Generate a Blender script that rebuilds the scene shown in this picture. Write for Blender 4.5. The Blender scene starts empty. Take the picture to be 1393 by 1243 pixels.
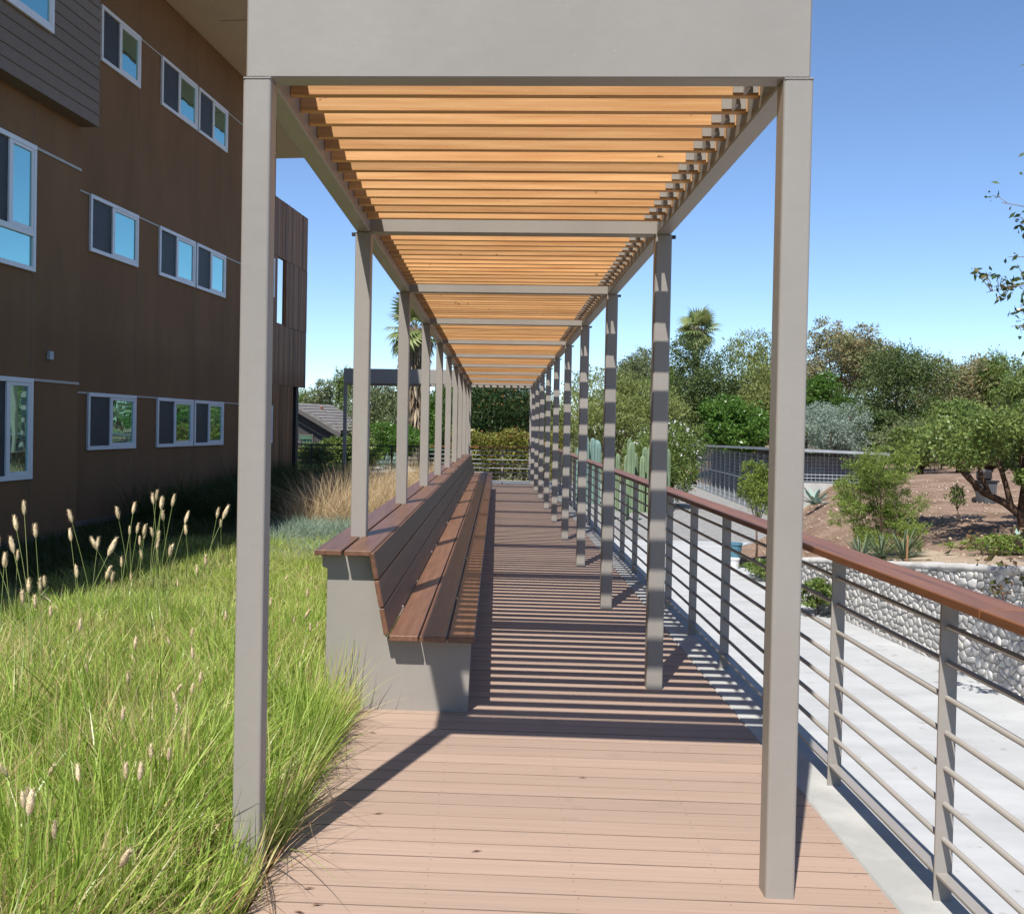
import bpy, bmesh, math, random
import numpy as np
from mathutils import Vector, Matrix

random.seed(7)
RNG = np.random.default_rng(11)
SC = bpy.context.scene
COL = SC.collection

# ------------------------------------------------------------------ camera
cd = bpy.data.cameras.new('camera')
cam = bpy.data.objects.new('camera', cd)
COL.objects.link(cam)
cd.sensor_fit = 'HORIZONTAL'
cd.sensor_width = 36.0
cd.lens = 1450.0 / 1393.0 * 36.0
cd.shift_x = 94.5 / 1393.0
cd.shift_y = -17.5 / 1393.0
cd.clip_start = 0.1
cd.clip_end = 2000.0
_ROT = ((0.99850002, 0.05164916, 0.01816817),
        (-0.01897378, 0.01515042, 0.99970519),
        (0.05135867, -0.99855036, 0.01610767))
cam.matrix_world = Matrix.Translation((0, 0, 1.6)) @ Matrix(_ROT).transposed().to_4x4()
SC.camera = cam

# ------------------------------------------------------------------ sky and sun
SUN_EL = math.radians(55.4)
TRAVEL = Vector((0.214, 0.654, -1.0)).normalized()
world = bpy.data.worlds.new('World')
SC.world = world
world.use_nodes = True
wn = world.node_tree
sky = wn.nodes.new('ShaderNodeTexSky')
sky.sky_type = 'NISHITA'
sky.sun_disc = False
sky.sun_elevation = SUN_EL
sky.sun_rotation = math.atan2(-TRAVEL.x, -TRAVEL.y)
sky.altitude = 100
sky.air_density = 0.7
sky.dust_density = 0.0
sky.ozone_density = 4.5
bg = wn.nodes['Background']
bg.inputs['Strength'].default_value = 0.12
shs = wn.nodes.new('ShaderNodeHueSaturation')
shs.inputs['Saturation'].default_value = 1.0
wn.links.new(sky.outputs[0], shs.inputs['Color'])
wn.links.new(shs.outputs[0], bg.inputs[0])

sd = bpy.data.lights.new('sun', 'SUN')
sd.energy = 4.3
sd.angle = math.radians(0.53)
sd.color = (1.0, 0.955, 0.88)
sun = bpy.data.objects.new('sun', sd)
COL.objects.link(sun)
sun.rotation_mode = 'QUATERNION'
sun.rotation_quaternion = TRAVEL.to_track_quat('-Z', 'Y')
sun.location = (-10, -20, 40)

SC.view_settings.view_transform = 'Standard'
SC.view_settings.look = 'None'
SC.view_settings.exposure = 0.6
SC.view_settings.gamma = 1.0
SC.view_settings.use_curve_mapping = False
SC.render.engine = 'CYCLES'
SC.cycles.max_bounces = 8
SC.cycles.diffuse_bounces = 3
SC.cycles.transparent_max_bounces = 4

# ------------------------------------------------------------------ materials
def srgb(r, g, b):
    f = lambda c: c / 12.92 if c <= 0.04045 else ((c + 0.055) / 1.055) ** 2.4
    return (f(r / 255), f(g / 255), f(b / 255))

def nd(nt, t, **kw):
    n = nt.nodes.new(t)
    for k, v in kw.items():
        setattr(n, k, v)
    return n

def mk(name, c1, c2=None, scale=(8, 8, 8), rough=0.6, bump=0.0, bscale=60, rand=0.0, spec=0.4, metallic=0.0,
       detail=5, lo=0.35, hi=0.65, coord='Object', speck=None, coat=0.0, bdist=0.01):
    m = bpy.data.materials.new(name)
    m.use_nodes = True
    nt = m.node_tree
    p = nt.nodes['Principled BSDF']
    p.inputs['Roughness'].default_value = rough
    p.inputs['Specular IOR Level'].default_value = spec
    p.inputs['Metallic'].default_value = metallic
    if coat:
        p.inputs['Coat Weight'].default_value = coat
        p.inputs['Coat Roughness'].default_value = 0.25
    tc = nd(nt, 'ShaderNodeTexCoord')
    mp = nd(nt, 'ShaderNodeMapping')
    mp.inputs['Scale'].default_value = scale
    vec = tc.outputs[coord]
    oi = nd(nt, 'ShaderNodeObjectInfo')
    if rand or coord == 'Object':
        ad = nd(nt, 'ShaderNodeVectorMath', operation='MULTIPLY_ADD')
        ad.inputs[1].default_value = (37.0, 53.0, 71.0)
        nt.links.new(oi.outputs['Random'], ad.inputs[0])
        nt.links.new(vec, ad.inputs[2])
        vec = ad.outputs[0]
    nt.links.new(vec, mp.inputs['Vector'])
    no = nd(nt, 'ShaderNodeTexNoise')
    no.inputs['Scale'].default_value = 1.0
    no.inputs['Detail'].default_value = detail
    no.inputs['Roughness'].default_value = 0.6
    nt.links.new(mp.outputs[0], no.inputs['Vector'])
    c2 = c2 or tuple(x * 0.8 for x in c1)
    rp = nd(nt, 'ShaderNodeValToRGB')
    rp.color_ramp.elements[0].position = lo
    rp.color_ramp.elements[1].position = hi
    rp.color_ramp.elements[0].color = (*c2, 1)
    rp.color_ramp.elements[1].color = (*c1, 1)
    nt.links.new(no.outputs['Fac'], rp.inputs[0])
    col = rp.outputs[0]
    if speck:
        sc_, th, cc = speck
        vo = nd(nt, 'ShaderNodeTexNoise')
        vo.inputs['Scale'].default_value = sc_
        vo.inputs['Detail'].default_value = 2
        nt.links.new(vec, vo.inputs['Vector'])
        r2 = nd(nt, 'ShaderNodeValToRGB')
        r2.color_ramp.elements[0].position = th
        r2.color_ramp.elements[1].position = th + 0.05
        nt.links.new(vo.outputs['Fac'], r2.inputs[0])
        mx = nd(nt, 'ShaderNodeMix', data_type='RGBA')
        nt.links.new(r2.outputs[0], mx.inputs['Factor'])
        nt.links.new(col, mx.inputs['A'])
        mx.inputs['B'].default_value = (*cc, 1)
        col = mx.outputs['Result']
    if rand:
        hs = nd(nt, 'ShaderNodeHueSaturation')
        mr = nd(nt, 'ShaderNodeMapRange')
        mr.inputs['To Min'].default_value = 1 - rand
        mr.inputs['To Max'].default_value = 1 + rand
        nt.links.new(oi.outputs['Random'], mr.inputs['Value'])
        nt.links.new(mr.outputs[0], hs.inputs['Value'])
        nt.links.new(col, hs.inputs['Color'])
        col = hs.outputs[0]
    nt.links.new(col, p.inputs['Base Color'])
    if bump:
        b = nd(nt, 'ShaderNodeBump')
        b.inputs['Strength'].default_value = bump
        b.inputs['Distance'].default_value = bdist
        n2 = nd(nt, 'ShaderNodeTexNoise')
        n2.inputs['Scale'].default_value = bscale
        n2.inputs['Detail'].default_value = 6
        nt.links.new(vec, n2.inputs['Vector'])
        nt.links.new(n2.outputs['Fac'], b.inputs['Height'])
        nt.links.new(b.outputs[0], p.inputs['Normal'])
    return m

def leafmat(name, c1, c2, trans=0.3, rough=0.5, c3=None, share=0.08, spec=0.3, objrand=False, patch=0.0):
    m = bpy.data.materials.new(name)
    m.use_nodes = True
    nt = m.node_tree
    p = nt.nodes['Principled BSDF']
    out = nt.nodes['Material Output']
    g = nd(nt, 'ShaderNodeObjectInfo') if objrand else nd(nt, 'ShaderNodeNewGeometry')
    rnd = g.outputs['Random'] if objrand else g.outputs['Random Per Island']
    rp = nd(nt, 'ShaderNodeValToRGB')
    rp.color_ramp.elements[0].color = (*c1, 1)
    rp.color_ramp.elements[1].color = (*c2, 1)
    if c3:
        rp.color_ramp.elements[1].position = 1 - share - 0.02
        e = rp.color_ramp.elements.new(1 - share)
        e.color = (*c3, 1)
    if patch:
        tc = nd(nt, 'ShaderNodeTexCoord')
        pn = nd(nt, 'ShaderNodeTexNoise')
        pn.inputs['Scale'].default_value = patch
        pn.inputs['Detail'].default_value = 3
        nt.links.new(tc.outputs['Object'], pn.inputs['Vector'])
        m1 = nd(nt, 'ShaderNodeMapRange')
        m1.inputs['From Min'].default_value = 0.3
        m1.inputs['From Max'].default_value = 0.7
        m1.inputs['To Min'].default_value = -0.35
        m1.inputs['To Max'].default_value = 0.35
        nt.links.new(pn.outputs['Fac'], m1.inputs['Value'])
        ad = nd(nt, 'ShaderNodeMath', operation='ADD', use_clamp=True)
        nt.links.new(m1.outputs[0], ad.inputs[0])
        nt.links.new(rnd, ad.inputs[1])
        rnd = ad.outputs[0]
    nt.links.new(rnd, rp.inputs[0])
    nt.links.new(rp.outputs[0], p.inputs['Base Color'])
    p.inputs['Roughness'].default_value = rough
    p.inputs['Specular IOR Level'].default_value = spec
    tr = nd(nt, 'ShaderNodeBsdfTranslucent')
    hs = nd(nt, 'ShaderNodeHueSaturation')
    hs.inputs['Value'].default_value = 1.35
    hs.inputs['Hue'].default_value = 0.485
    nt.links.new(rp.outputs[0], hs.inputs['Color'])
    nt.links.new(hs.outputs[0], tr.inputs['Color'])
    mx = nd(nt, 'ShaderNodeMixShader')
    mx.inputs[0].default_value = trans
    nt.links.new(p.outputs[0], mx.inputs[1])
    nt.links.new(tr.outputs[0], mx.inputs[2])
    nt.links.new(mx.outputs[0], out.inputs['Surface'])
    return m

def glassmat(name, base, tint, fac):
    """coated window glass: tinted mirror over a dark room"""
    m = bpy.data.materials.new(name)
    m.use_nodes = True
    nt = m.node_tree
    p = nt.nodes['Principled BSDF']
    p.inputs['Base Color'].default_value = (*base, 1)
    p.inputs['Roughness'].default_value = 0.1
    g = nd(nt, 'ShaderNodeBsdfGlossy')
    g.inputs['Color'].default_value = (*tint, 1)
    g.inputs['Roughness'].default_value = 0.015
    tc = nd(nt, 'ShaderNodeTexCoord')
    n2 = nd(nt, 'ShaderNodeTexNoise')
    n2.inputs['Scale'].default_value = 1.7
    n2.inputs['Detail'].default_value = 1
    b = nd(nt, 'ShaderNodeBump')
    b.inputs['Strength'].default_value = 0.05
    b.inputs['Distance'].default_value = 0.05
    nt.links.new(tc.outputs['Object'], n2.inputs['Vector'])
    nt.links.new(n2.outputs['Fac'], b.inputs['Height'])
    nt.links.new(b.outputs[0], g.inputs['Normal'])
    mx = nd(nt, 'ShaderNodeMixShader')
    mx.inputs[0].default_value = fac
    nt.links.new(p.outputs[0], mx.inputs[1])
    nt.links.new(g.outputs[0], mx.inputs[2])
    nt.links.new(mx.outputs[0], nt.nodes['Material Output'].inputs['Surface'])
    return m

M = {}
M['steel'] = mk('painted_steel', (0.315, 0.290, 0.262), (0.285, 0.262, 0.236), (2.2, 2.2, 1.1), 0.42, 0.35, 14, 0.03, spec=0.4, bdist=0.004,
                 speck=(170, 0.735, (0.52, 0.50, 0.47)))
M['cedar'] = mk('cedar', (0.62, 0.36, 0.16), (0.43, 0.20, 0.07), (1.6, 22, 46), 0.6, 0.25, 90, 0.24, spec=0.3, lo=0.28, hi=0.68,
                speck=(17, 0.715, (0.16, 0.07, 0.03)), bdist=0.003)
M['deck'] = mk('composite_decking', (0.420, 0.305, 0.238), (0.335, 0.238, 0.184), (1.4, 75, 75), 0.75, 0.4, 140, 0.075, detail=8, spec=0.3, lo=0.25, hi=0.75,
               bdist=0.004, speck=(5.0, 0.66, (0.355, 0.258, 0.203)))
M['deck_edge'] = mk('gap_shade_edge', (0.26, 0.186, 0.145), (0.18, 0.128, 0.10), (3, 40, 40), 0.9, spec=0.1)  # gap shade put into the colour: plank edges darkened so gaps read dark
M['joist'] = mk('dark_joist', (0.02, 0.016, 0.013), None, (8, 8, 8), 0.9)
M['ipe'] = mk('ipe_wood', (0.205, 0.099, 0.058), (0.115, 0.054, 0.032), (40, 1.6, 40), 0.42, 0.2, 90, 0.14, spec=0.55, lo=0.3, hi=0.7, bdist=0.003)
M['railwood'] = mk('handrail_wood', (0.26, 0.105, 0.040), (0.13, 0.050, 0.020), (30, 1.2, 30), 0.46, 0.2, 120, 0.05, spec=0.5, lo=0.3, hi=0.7, bdist=0.002)
M['conc'] = mk('concrete', (0.49, 0.49, 0.47), (0.36, 0.36, 0.345), (2.5, 2.5, 2.5), 0.85, 0.2, 60, spec=0.2, coord='Generated' if False else 'Object',
               speck=(45, 0.7, (0.36, 0.34, 0.31)), bdist=0.004)
M['path'] = mk('broom_concrete', (0.49, 0.50, 0.505), (0.38, 0.39, 0.395), (1.3, 2.6, 1), 0.88, 0.3, 80, spec=0.15, lo=0.3, hi=0.72, bdist=0.003, detail=9,
               speck=(7, 0.67, (0.36, 0.355, 0.34)))
M['gravel'] = mk('gravel', (0.36, 0.355, 0.345), (0.24, 0.235, 0.23), (6, 6, 6), 0.95, 1.0, 40, spec=0.1, lo=0.3, hi=0.7, bdist=0.03)
M['dirt'] = mk('dirt', (0.315, 0.220, 0.160), (0.20, 0.132, 0.092), (1.3, 1.3, 1.3), 0.95, 1.0, 14, spec=0.1, speck=(9, 0.66, (0.36, 0.28, 0.21)), bdist=0.06)
M['sand'] = mk('sandy_soil', (0.47, 0.375, 0.28), (0.35, 0.265, 0.19), (2, 2, 2), 0.95, 0.8, 18, spec=0.1, bdist=0.04)
M['soil'] = mk('lawn_soil', (0.085, 0.085, 0.035), (0.045, 0.04, 0.02), (3, 3, 3), 0.95, 0.8, 20, spec=0.1, bdist=0.03)
M['field'] = mk('field_ground', (0.12, 0.13, 0.05), (0.17, 0.14, 0.08), (0.15, 0.15, 0.15), 0.95, 0.6, 2, spec=0.1)
M['stucco'] = mk('brown_stucco', (0.225, 0.128, 0.066), (0.172, 0.098, 0.051), (1.6, 1.6, 0.5), 0.9, 0.5, 90, detail=9, lo=0.25, hi=0.75, spec=0.2, bdist=0.004)
M['siding'] = mk('grey_siding', (0.205, 0.162, 0.130), (0.185, 0.146, 0.117), (1, 12, 12), 0.8, 0.15, 80, 0.04, spec=0.25, bdist=0.003)
M['soffit'] = mk('soffit_paint', (0.68, 0.59, 0.45), (0.64, 0.55, 0.42), (1, 1, 1), 0.8, spec=0.2)
M['winframe'] = mk('white_vinyl', (0.72, 0.74, 0.76), (0.68, 0.70, 0.72), (2, 2, 2), 0.4, spec=0.4)
M['glass'] = glassmat('window_glass', (0.02, 0.05, 0.055), (0.50, 0.92, 0.86), 0.6)
M['screen'] = mk('insect_screen', (0.035, 0.038, 0.045), (0.028, 0.03, 0.036), (6, 6, 6), 0.5, 0.3, 300, spec=0.35)
M['strip'] = mk('metal_strip', (0.46, 0.44, 0.40), None, (2, 2, 2), 0.5)
M['joint'] = mk('joint_line', (0.20, 0.165, 0.13), None, (2, 2, 2), 0.7)
M['woodclad'] = mk('dark_wood_cladding', (0.30, 0.145, 0.062), (0.16, 0.076, 0.034), (30, 30, 1.0), 0.6, 0.2, 60, 0.25, spec=0.3, bdist=0.004)
M['black'] = mk('black_steel', (0.03, 0.028, 0.026), None, (5, 5, 5), 0.5)
M['stone'] = mk('river_stone', (0.62, 0.605, 0.58), (0.45, 0.445, 0.435), (9, 9, 9), 0.8, 0.3, 40, 0.24, spec=0.25, speck=(30, 0.66, (0.60, 0.48, 0.36)), bdist=0.005)
M['mortar'] = mk('mortar', (0.46, 0.445, 0.42), (0.34, 0.33, 0.31), (6, 6, 6), 0.95, 0.6, 40, spec=0.1)
M['cap'] = mk('mortar_cap', (0.58, 0.57, 0.55), (0.48, 0.47, 0.45), (5, 5, 5), 0.95, 0.5, 30, spec=0.1)
M['bark'] = mk('bark', (0.16, 0.105, 0.075), (0.075, 0.05, 0.036), (9, 9, 3), 0.9, 0.8, 18, spec=0.1, bdist=0.03)
M['bark2'] = mk('pale_bark', (0.27, 0.23, 0.19), (0.15, 0.125, 0.10), (6, 6, 2), 0.9, 0.7, 14, spec=0.1, bdist=0.03)
M['shingle'] = mk('roof_shingle', (0.25, 0.235, 0.225), (0.15, 0.14, 0.135), (1.5, 7, 7), 0.9, 0.5, 12, spec=0.1, bdist=0.04)
M['darkwall'] = mk('dark_house_wall', (0.052, 0.048, 0.047), None, (2, 2, 6), 0.85)
M['house_trim'] = mk('house_trim', (0.10, 0.09, 0.085), None, (3, 3, 3), 0.8)
M['white'] = mk('white_paint', (0.78, 0.78, 0.77), None, (3, 3, 3), 0.6)
M['terracotta'] = mk('terracotta', (0.40, 0.16, 0.09), None, (6, 6, 6), 0.8)
M['galv'] = mk('galvanised', (0.44, 0.48, 0.51), (0.33, 0.36, 0.39), (5, 5, 5), 0.45, metallic=0.2)
M['shedroof'] = mk('shed_roof', (0.36, 0.39, 0.42), (0.28, 0.30, 0.32), (2, 2, 2), 0.5)
M['sheddark'] = mk('shed_inside', (0.30, 0.295, 0.28), (0.14, 0.13, 0.12), (1.5, 1.5, 1.2), 0.9)
M['bin'] = mk('bin_plastic', (0.11, 0.115, 0.12), None, (3, 3, 3), 0.5)
M['bindark'] = mk('bin_lid', (0.035, 0.03, 0.03), None, (3, 3, 3), 0.5)
M['bluepot'] = mk('blue_glaze', (0.10, 0.24, 0.32), None, (5, 5, 5), 0.3)
M['blackpot'] = mk('black_pot', (0.018, 0.018, 0.02), None, (5, 5, 5), 0.5)
M['stake'] = mk('wood_stake', (0.36, 0.20, 0.09), (0.25, 0.13, 0.06), (20, 20, 2), 0.8)
M['red'] = mk('red_paint', (0.42, 0.07, 0.045), None, (4, 4, 4), 0.6)
M['blueedge'] = mk('blue_cloth', (0.16, 0.30, 0.50), None, (4, 4, 4), 0.8)

L = {}
L['grass'] = leafmat('grass_blade', (0.145, 0.25, 0.030), (0.54, 0.68, 0.17), 0.42, 0.30, (0.62, 0.53, 0.28), 0.13, spec=0.35, patch=2.2)
L['lawn'] = leafmat('lawn_blade', (0.26, 0.37, 0.06), (0.47, 0.54, 0.16), 0.35, 0.5, (0.46, 0.39, 0.20), 0.14, patch=1.5)
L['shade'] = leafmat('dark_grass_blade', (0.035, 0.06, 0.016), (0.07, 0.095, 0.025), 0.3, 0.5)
L['fescue'] = leafmat('blue_fescue_blade', (0.19, 0.27, 0.20), (0.30, 0.37, 0.28), 0.25, 0.6)
L['dry'] = leafmat('dry_grass_blade', (0.46, 0.35, 0.20), (0.66, 0.54, 0.34), 0.3, 0.6)
L['edge'] = leafmat('dry_edge_blade', (0.30, 0.17, 0.085), (0.52, 0.38, 0.22), 0.2, 0.6)
L['dark'] = leafmat('dark_leaf', (0.050, 0.085, 0.024), (0.14, 0.185, 0.06), 0.25, patch=0.9)
L['grey'] = leafmat('grey_green_leaf', (0.10, 0.13, 0.055), (0.22, 0.255, 0.12), 0.2, patch=0.9)
L['willow'] = leafmat('yellow_green_leaf', (0.155, 0.195, 0.055), (0.28, 0.315, 0.10), 0.3, patch=0.9)
L['bright'] = leafmat('bright_green_leaf', (0.060, 0.145, 0.022), (0.13, 0.235, 0.045), 0.3, 0.35, patch=0.9)
L['olive'] = leafmat('olive_brown_leaf', (0.17, 0.18, 0.075), (0.31, 0.30, 0.15), 0.2, c3=(0.28, 0.19, 0.09), share=0.12, patch=0.9)
L['silver'] = leafmat('silver_leaf', (0.20, 0.26, 0.20), (0.33, 0.40, 0.32), 0.2)
L['mid'] = leafmat('mid_green_leaf', (0.085, 0.145, 0.03), (0.22, 0.285, 0.08), 0.25, 0.4, patch=0.9)
L['fine'] = leafmat('fine_green_leaf', (0.135, 0.205, 0.034), (0.25, 0.325, 0.075), 0.3, patch=4.0)
L['pine'] = leafmat('pine_needle', (0.018, 0.045, 0.012), (0.05, 0.09, 0.022), 0.2, c3=(0.28, 0.12, 0.035), share=0.02)
L['hedge'] = leafmat('hedge_leaf', (0.15, 0.18, 0.032), (0.33, 0.32, 0.075), 0.25, 0.35, (0.25, 0.13, 0.05), 0.09, patch=4.0)
L['palm'] = leafmat('palm_blade', (0.15, 0.20, 0.06), (0.30, 0.34, 0.13), 0.2, objrand=True)
L['skirt'] = leafmat('dead_frond', (0.24, 0.17, 0.11), (0.40, 0.31, 0.21), 0.15)
L['sprig'] = leafmat('sprig_leaf', (0.045, 0.085, 0.028), (0.11, 0.16, 0.05), 0.2, 0.35, (0.23, 0.20, 0.08), 0.12)
L['redsprig'] = leafmat('reddish_leaf', (0.075, 0.095, 0.03), (0.19, 0.10, 0.05), 0.2, 0.4)
L['yucca'] = leafmat('yucca_leaf', (0.10, 0.14, 0.085), (0.17, 0.22, 0.125), 0.1, 0.45, objrand=True)
L['agave'] = leafmat('agave_leaf', (0.25, 0.36, 0.30), (0.36, 0.47, 0.40), 0.1, 0.45, objrand=True)
L['cactus'] = mk('cactus_skin', (0.20, 0.27, 0.16), (0.15, 0.21, 0.12), (4, 4, 2), 0.7, rand=0.12)
L['bluecactus'] = mk('blue_cactus_skin', (0.20, 0.31, 0.28), (0.16, 0.25, 0.22), (4, 4, 2), 0.7, rand=0.1)
L['petal'] = leafmat('white_petal', (0.70, 0.68, 0.63), (0.8, 0.8, 0.75), 0.3)
L['seed'] = mk('seed_head', (0.80, 0.66, 0.44), (0.64, 0.50, 0.32), (60, 60, 30), 0.9, 0.8, 250, 0.15, spec=0.1, bdist=0.006)
L['stem'] = mk('seed_stem', (0.22, 0.30, 0.08), (0.28, 0.30, 0.12), (3, 3, 3), 0.6, rand=0.1)
L['leaf_litter'] = mk('dry_leaf', (0.14, 0.07, 0.04), None, (30, 30, 30), 0.8)

# ------------------------------------------------------------------ mesh helpers
class MB:
    def __init__(self):
        self.v, self.f = [], []

    def add(self, vs, fs):
        o = len(self.v)
        self.v.extend([tuple(map(float, p)) for p in vs])
        self.f.extend([tuple(i + o for i in q) for q in fs])

    def box(self, x0, x1, y0, y1, z0, z1):
        self.add([(x0, y0, z0), (x1, y0, z0), (x1, y1, z0), (x0, y1, z0), (x0, y0, z1), (x1, y0, z1), (x1, y1, z1), (x0, y1, z1)],
                 [(0, 3, 2, 1), (4, 5, 6, 7), (0, 1, 5, 4), (1, 2, 6, 5), (2, 3, 7, 6), (3, 0, 4, 7)])
        return self

    def prism(self, poly, axis, a, b):
        """poly: list of 2-D points, extruded along axis from a to b"""
        n = len(poly)
        def P(p, t):
            return {'x': (t, p[0], p[1]), 'y': (p[0], t, p[1]), 'z': (p[0], p[1], t)}[axis]
        vs = [P(p, a) for p in poly] + [P(p, b) for p in poly]
        fs = [tuple(range(n))[::-1], tuple(range(n, 2 * n))] + [(i, (i + 1) % n, n + (i + 1) % n, n + i) for i in range(n)]
        self.add(vs, fs)
        return self

    def tube(self, pts, rad, n=6, cap=True):
        pts = [Vector(p) for p in pts]
        if not hasattr(rad, '__len__'):
            rad = [rad] * len(pts)
        vs = []
        for i, p in enumerate(pts):
            t = (pts[min(i + 1, len(pts) - 1)] - pts[max(i - 1, 0)])
            t = t.normalized() if t.length > 1e-9 else Vector((0, 0, 1))
            a = Vector((1, 0, 0)) if abs(t.x) < 0.9 else Vector((0, 1, 0))
            u = t.cross(a).normalized()
            w = t.cross(u)
            for k in range(n):
                g = 2 * math.pi * k / n
                vs.append(p + (u * math.cos(g) + w * math.sin(g)) * rad[i])
        fs = []
        for i in range(len(pts) - 1):
            for k in range(n):
                fs.append((i * n + k, i * n + (k + 1) % n, (i + 1) * n + (k + 1) % n, (i + 1) * n + k))
        if cap:
            fs.append(tuple(range(n))[::-1])
            fs.append(tuple(range((len(pts) - 1) * n, len(pts) * n)))
        self.add(vs, fs)
        return self

    def lathe(self, prof, n=14, c=(0, 0, 0)):
        vs = [(c[0] + r * math.cos(2 * math.pi * k / n), c[1] + r * math.sin(2 * math.pi * k / n), c[2] + z) for r, z in prof for k in range(n)]
        fs = [(i * n + k, i * n + (k + 1) % n, (i + 1) * n + (k + 1) % n, (i + 1) * n + k) for i in range(len(prof) - 1) for k in range(n)]
        fs.append(tuple(range(n))[::-1])
        fs.append(tuple(range((len(prof) - 1) * n, len(prof) * n)))
        self.add(vs, fs)
        return self

    def mesh(self, name, mat, smooth=False, bevel=0.0, segs=1):
        me = bpy.data.meshes.new(name)
        me.from_pydata(self.v, [], self.f)
        if bevel or True:
            bm = bmesh.new()
            bm.from_mesh(me)
            if bevel:
                es = [e for e in bm.edges if len(e.link_faces) == 2 and e.calc_face_angle(0) > 0.5]
                bmesh.ops.bevel(bm, geom=es, offset=bevel, segments=segs, affect='EDGES', profile=0.5)
            bmesh.ops.recalc_face_normals(bm, faces=bm.faces)
            bm.to_mesh(me)
            bm.free()
        me.materials.append(mat)
        if smooth:
            me.polygons.foreach_set('use_smooth', [True] * len(me.polygons))
        me.update()
        return me

    def obj(self, name, mat, parent=None, smooth=False, bevel=0.0, segs=1):
        return link(name, self.mesh(name, mat, smooth, bevel, segs), parent)

def link(name, data, parent=None, loc=None):
    o = bpy.data.objects.new(name, data)
    COL.objects.link(o)
    if parent is not None:
        o.parent = parent
    if loc is not None:
        o.location = loc
    return o

def tag(o, label, cat, group=None):
    o['label'] = label
    o['category'] = cat
    if group:
        o['group'] = group
    return o

def thing(name, label, cat, loc=(0, 0, 0), rz=0.0, group=None):
    o = link(name, None, None, loc)
    o.rotation_euler = (0, 0, rz)
    o.empty_display_size = 0.2
    return tag(o, label, cat, group)

def struct(o):
    o['kind'] = 'structure'
    return o

def stuff(o):
    o['kind'] = 'stuff'
    return o

def npmesh(name, V, F, mat, smooth=False):
    """V (n,3), F (m,k) with constant k"""
    me = bpy.data.meshes.new(name)
    k = F.shape[1]
    me.vertices.add(len(V))
    me.vertices.foreach_set('co', np.ascontiguousarray(V, dtype=np.float32).ravel())
    me.loops.add(F.size)
    me.loops.foreach_set('vertex_index', np.ascontiguousarray(F, dtype=np.int32).ravel())
    me.polygons.add(len(F))
    me.polygons.foreach_set('loop_start', np.arange(0, F.size, k, dtype=np.int32))
    me.polygons.foreach_set('loop_total', np.full(len(F), k, dtype=np.int32))
    if smooth:
        me.polygons.foreach_set('use_smooth', np.ones(len(F), dtype=bool))
    me.materials.append(mat)
    me.update(calc_edges=True)
    return me

def copy_tree(o, parent=None, **kw):
    c = o.copy()
    COL.objects.link(c)
    c.parent = parent
    for ch in list(o.children):
        copy_tree(ch, c)
    return c

def unit(a):
    return a / np.maximum(np.linalg.norm(a, axis=-1, keepdims=True), 1e-9)

def leaves(P, length, width, D=None, spread=1.0, fold=0.25, jit=0.35):
    """one two-quad... a folded diamond leaf per point; returns V,F (quads)"""
    n = len(P)
    R = unit(RNG.normal(size=(n, 3)))
    T = R if D is None else unit(D + spread * R)
    U = unit(np.cross(T, unit(RNG.normal(size=(n, 3)))))
    N = np.cross(T, U)
    s = (1 + jit * RNG.uniform(-1, 1, size=(n, 1)))
    l = length * s
    w = width * s
    base = P - T * l * 0.5
    tip = P + T * l * 0.5
    a = P + U * w * 0.5 + N * w * fold
    b = P - U * w * 0.5 + N * w * fold
    V = np.stack([base, a, tip, b], 1).reshape(-1, 3)
    F = np.arange(4 * n).reshape(n, 4)
    return V, F

def ellip(n, c, r, inner=0.55):
    d = unit(RNG.normal(size=(n, 3)))
    q = RNG.uniform(inner ** 3, 1.0, size=(n, 1)) ** (1 / 3)
    return np.array(c) + d * q * np.array(r), d

def blades(P, h, w, lean, seg=3, droop=0.6, jit=0.4, wind=(0, 0)):
    """curved grass blades rooted at P (n,3)"""
    n = len(P)
    hh = h * (1 + jit * RNG.uniform(-1, 1, size=n)) if np.isscalar(h) else h * (1 + jit * RNG.uniform(-1, 1, size=n))
    az = RNG.uniform(0, 2 * np.pi, n)
    d = np.stack([np.cos(az), np.sin(az), np.zeros(n)], 1)
    le = np.abs(lean * (0.25 + RNG.normal(size=n) * 0.5))
    side = np.stack([-np.sin(az + 0.8 * RNG.normal(size=n)), np.cos(az), np.zeros(n)], 1)
    side = unit(side)
    rows = []
    for k in range(seg + 1):
        t = k / seg
        out = le * t + droop * le * t * t
        z = hh * (t - 0.30 * np.minimum(le, 1.6) * t * t)
        c = P + d * (out * hh)[:, None] + np.array([wind[0], wind[1], 0]) * (t * t * hh)[:, None]
        c[:, 2] = P[:, 2] + z
        ww = (w * (1 - t) ** 0.7 + 0.0006) * 0.5
        rows.append(c + side * ww)
        rows.append(c - side * ww)
    V = np.stack(rows, 1)
    m = 2 * (seg + 1)
    F = []
    base = np.arange(n)[:, None] * m
    for k in range(seg):
        F.append(base + np.array([2 * k, 2 * k + 1, 2 * k + 3, 2 * k + 2]))
    F = np.stack(F, 1).reshape(-1, 4)
    return V.reshape(-1, 3), F

def sm(t):
    t = np.clip(t, 0, 1)
    return t * t * (3 - 2 * t)

# ------------------------------------------------------------------ terrain
def xw(Y):      # foot of the bank / face of the stone wall
    Y = np.asarray(Y, float)
    a = 4.59 + (16.3 - Y) * 0.0855
    r = np.where(Y < 17.3, a, np.interp(Y, [17.3, 20, 23, 27, 31, 50, 70, 160], [4.5, 4.45, 4.9, 6.7, 8.3, 9.3, 12, 30]))
    return r

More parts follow.
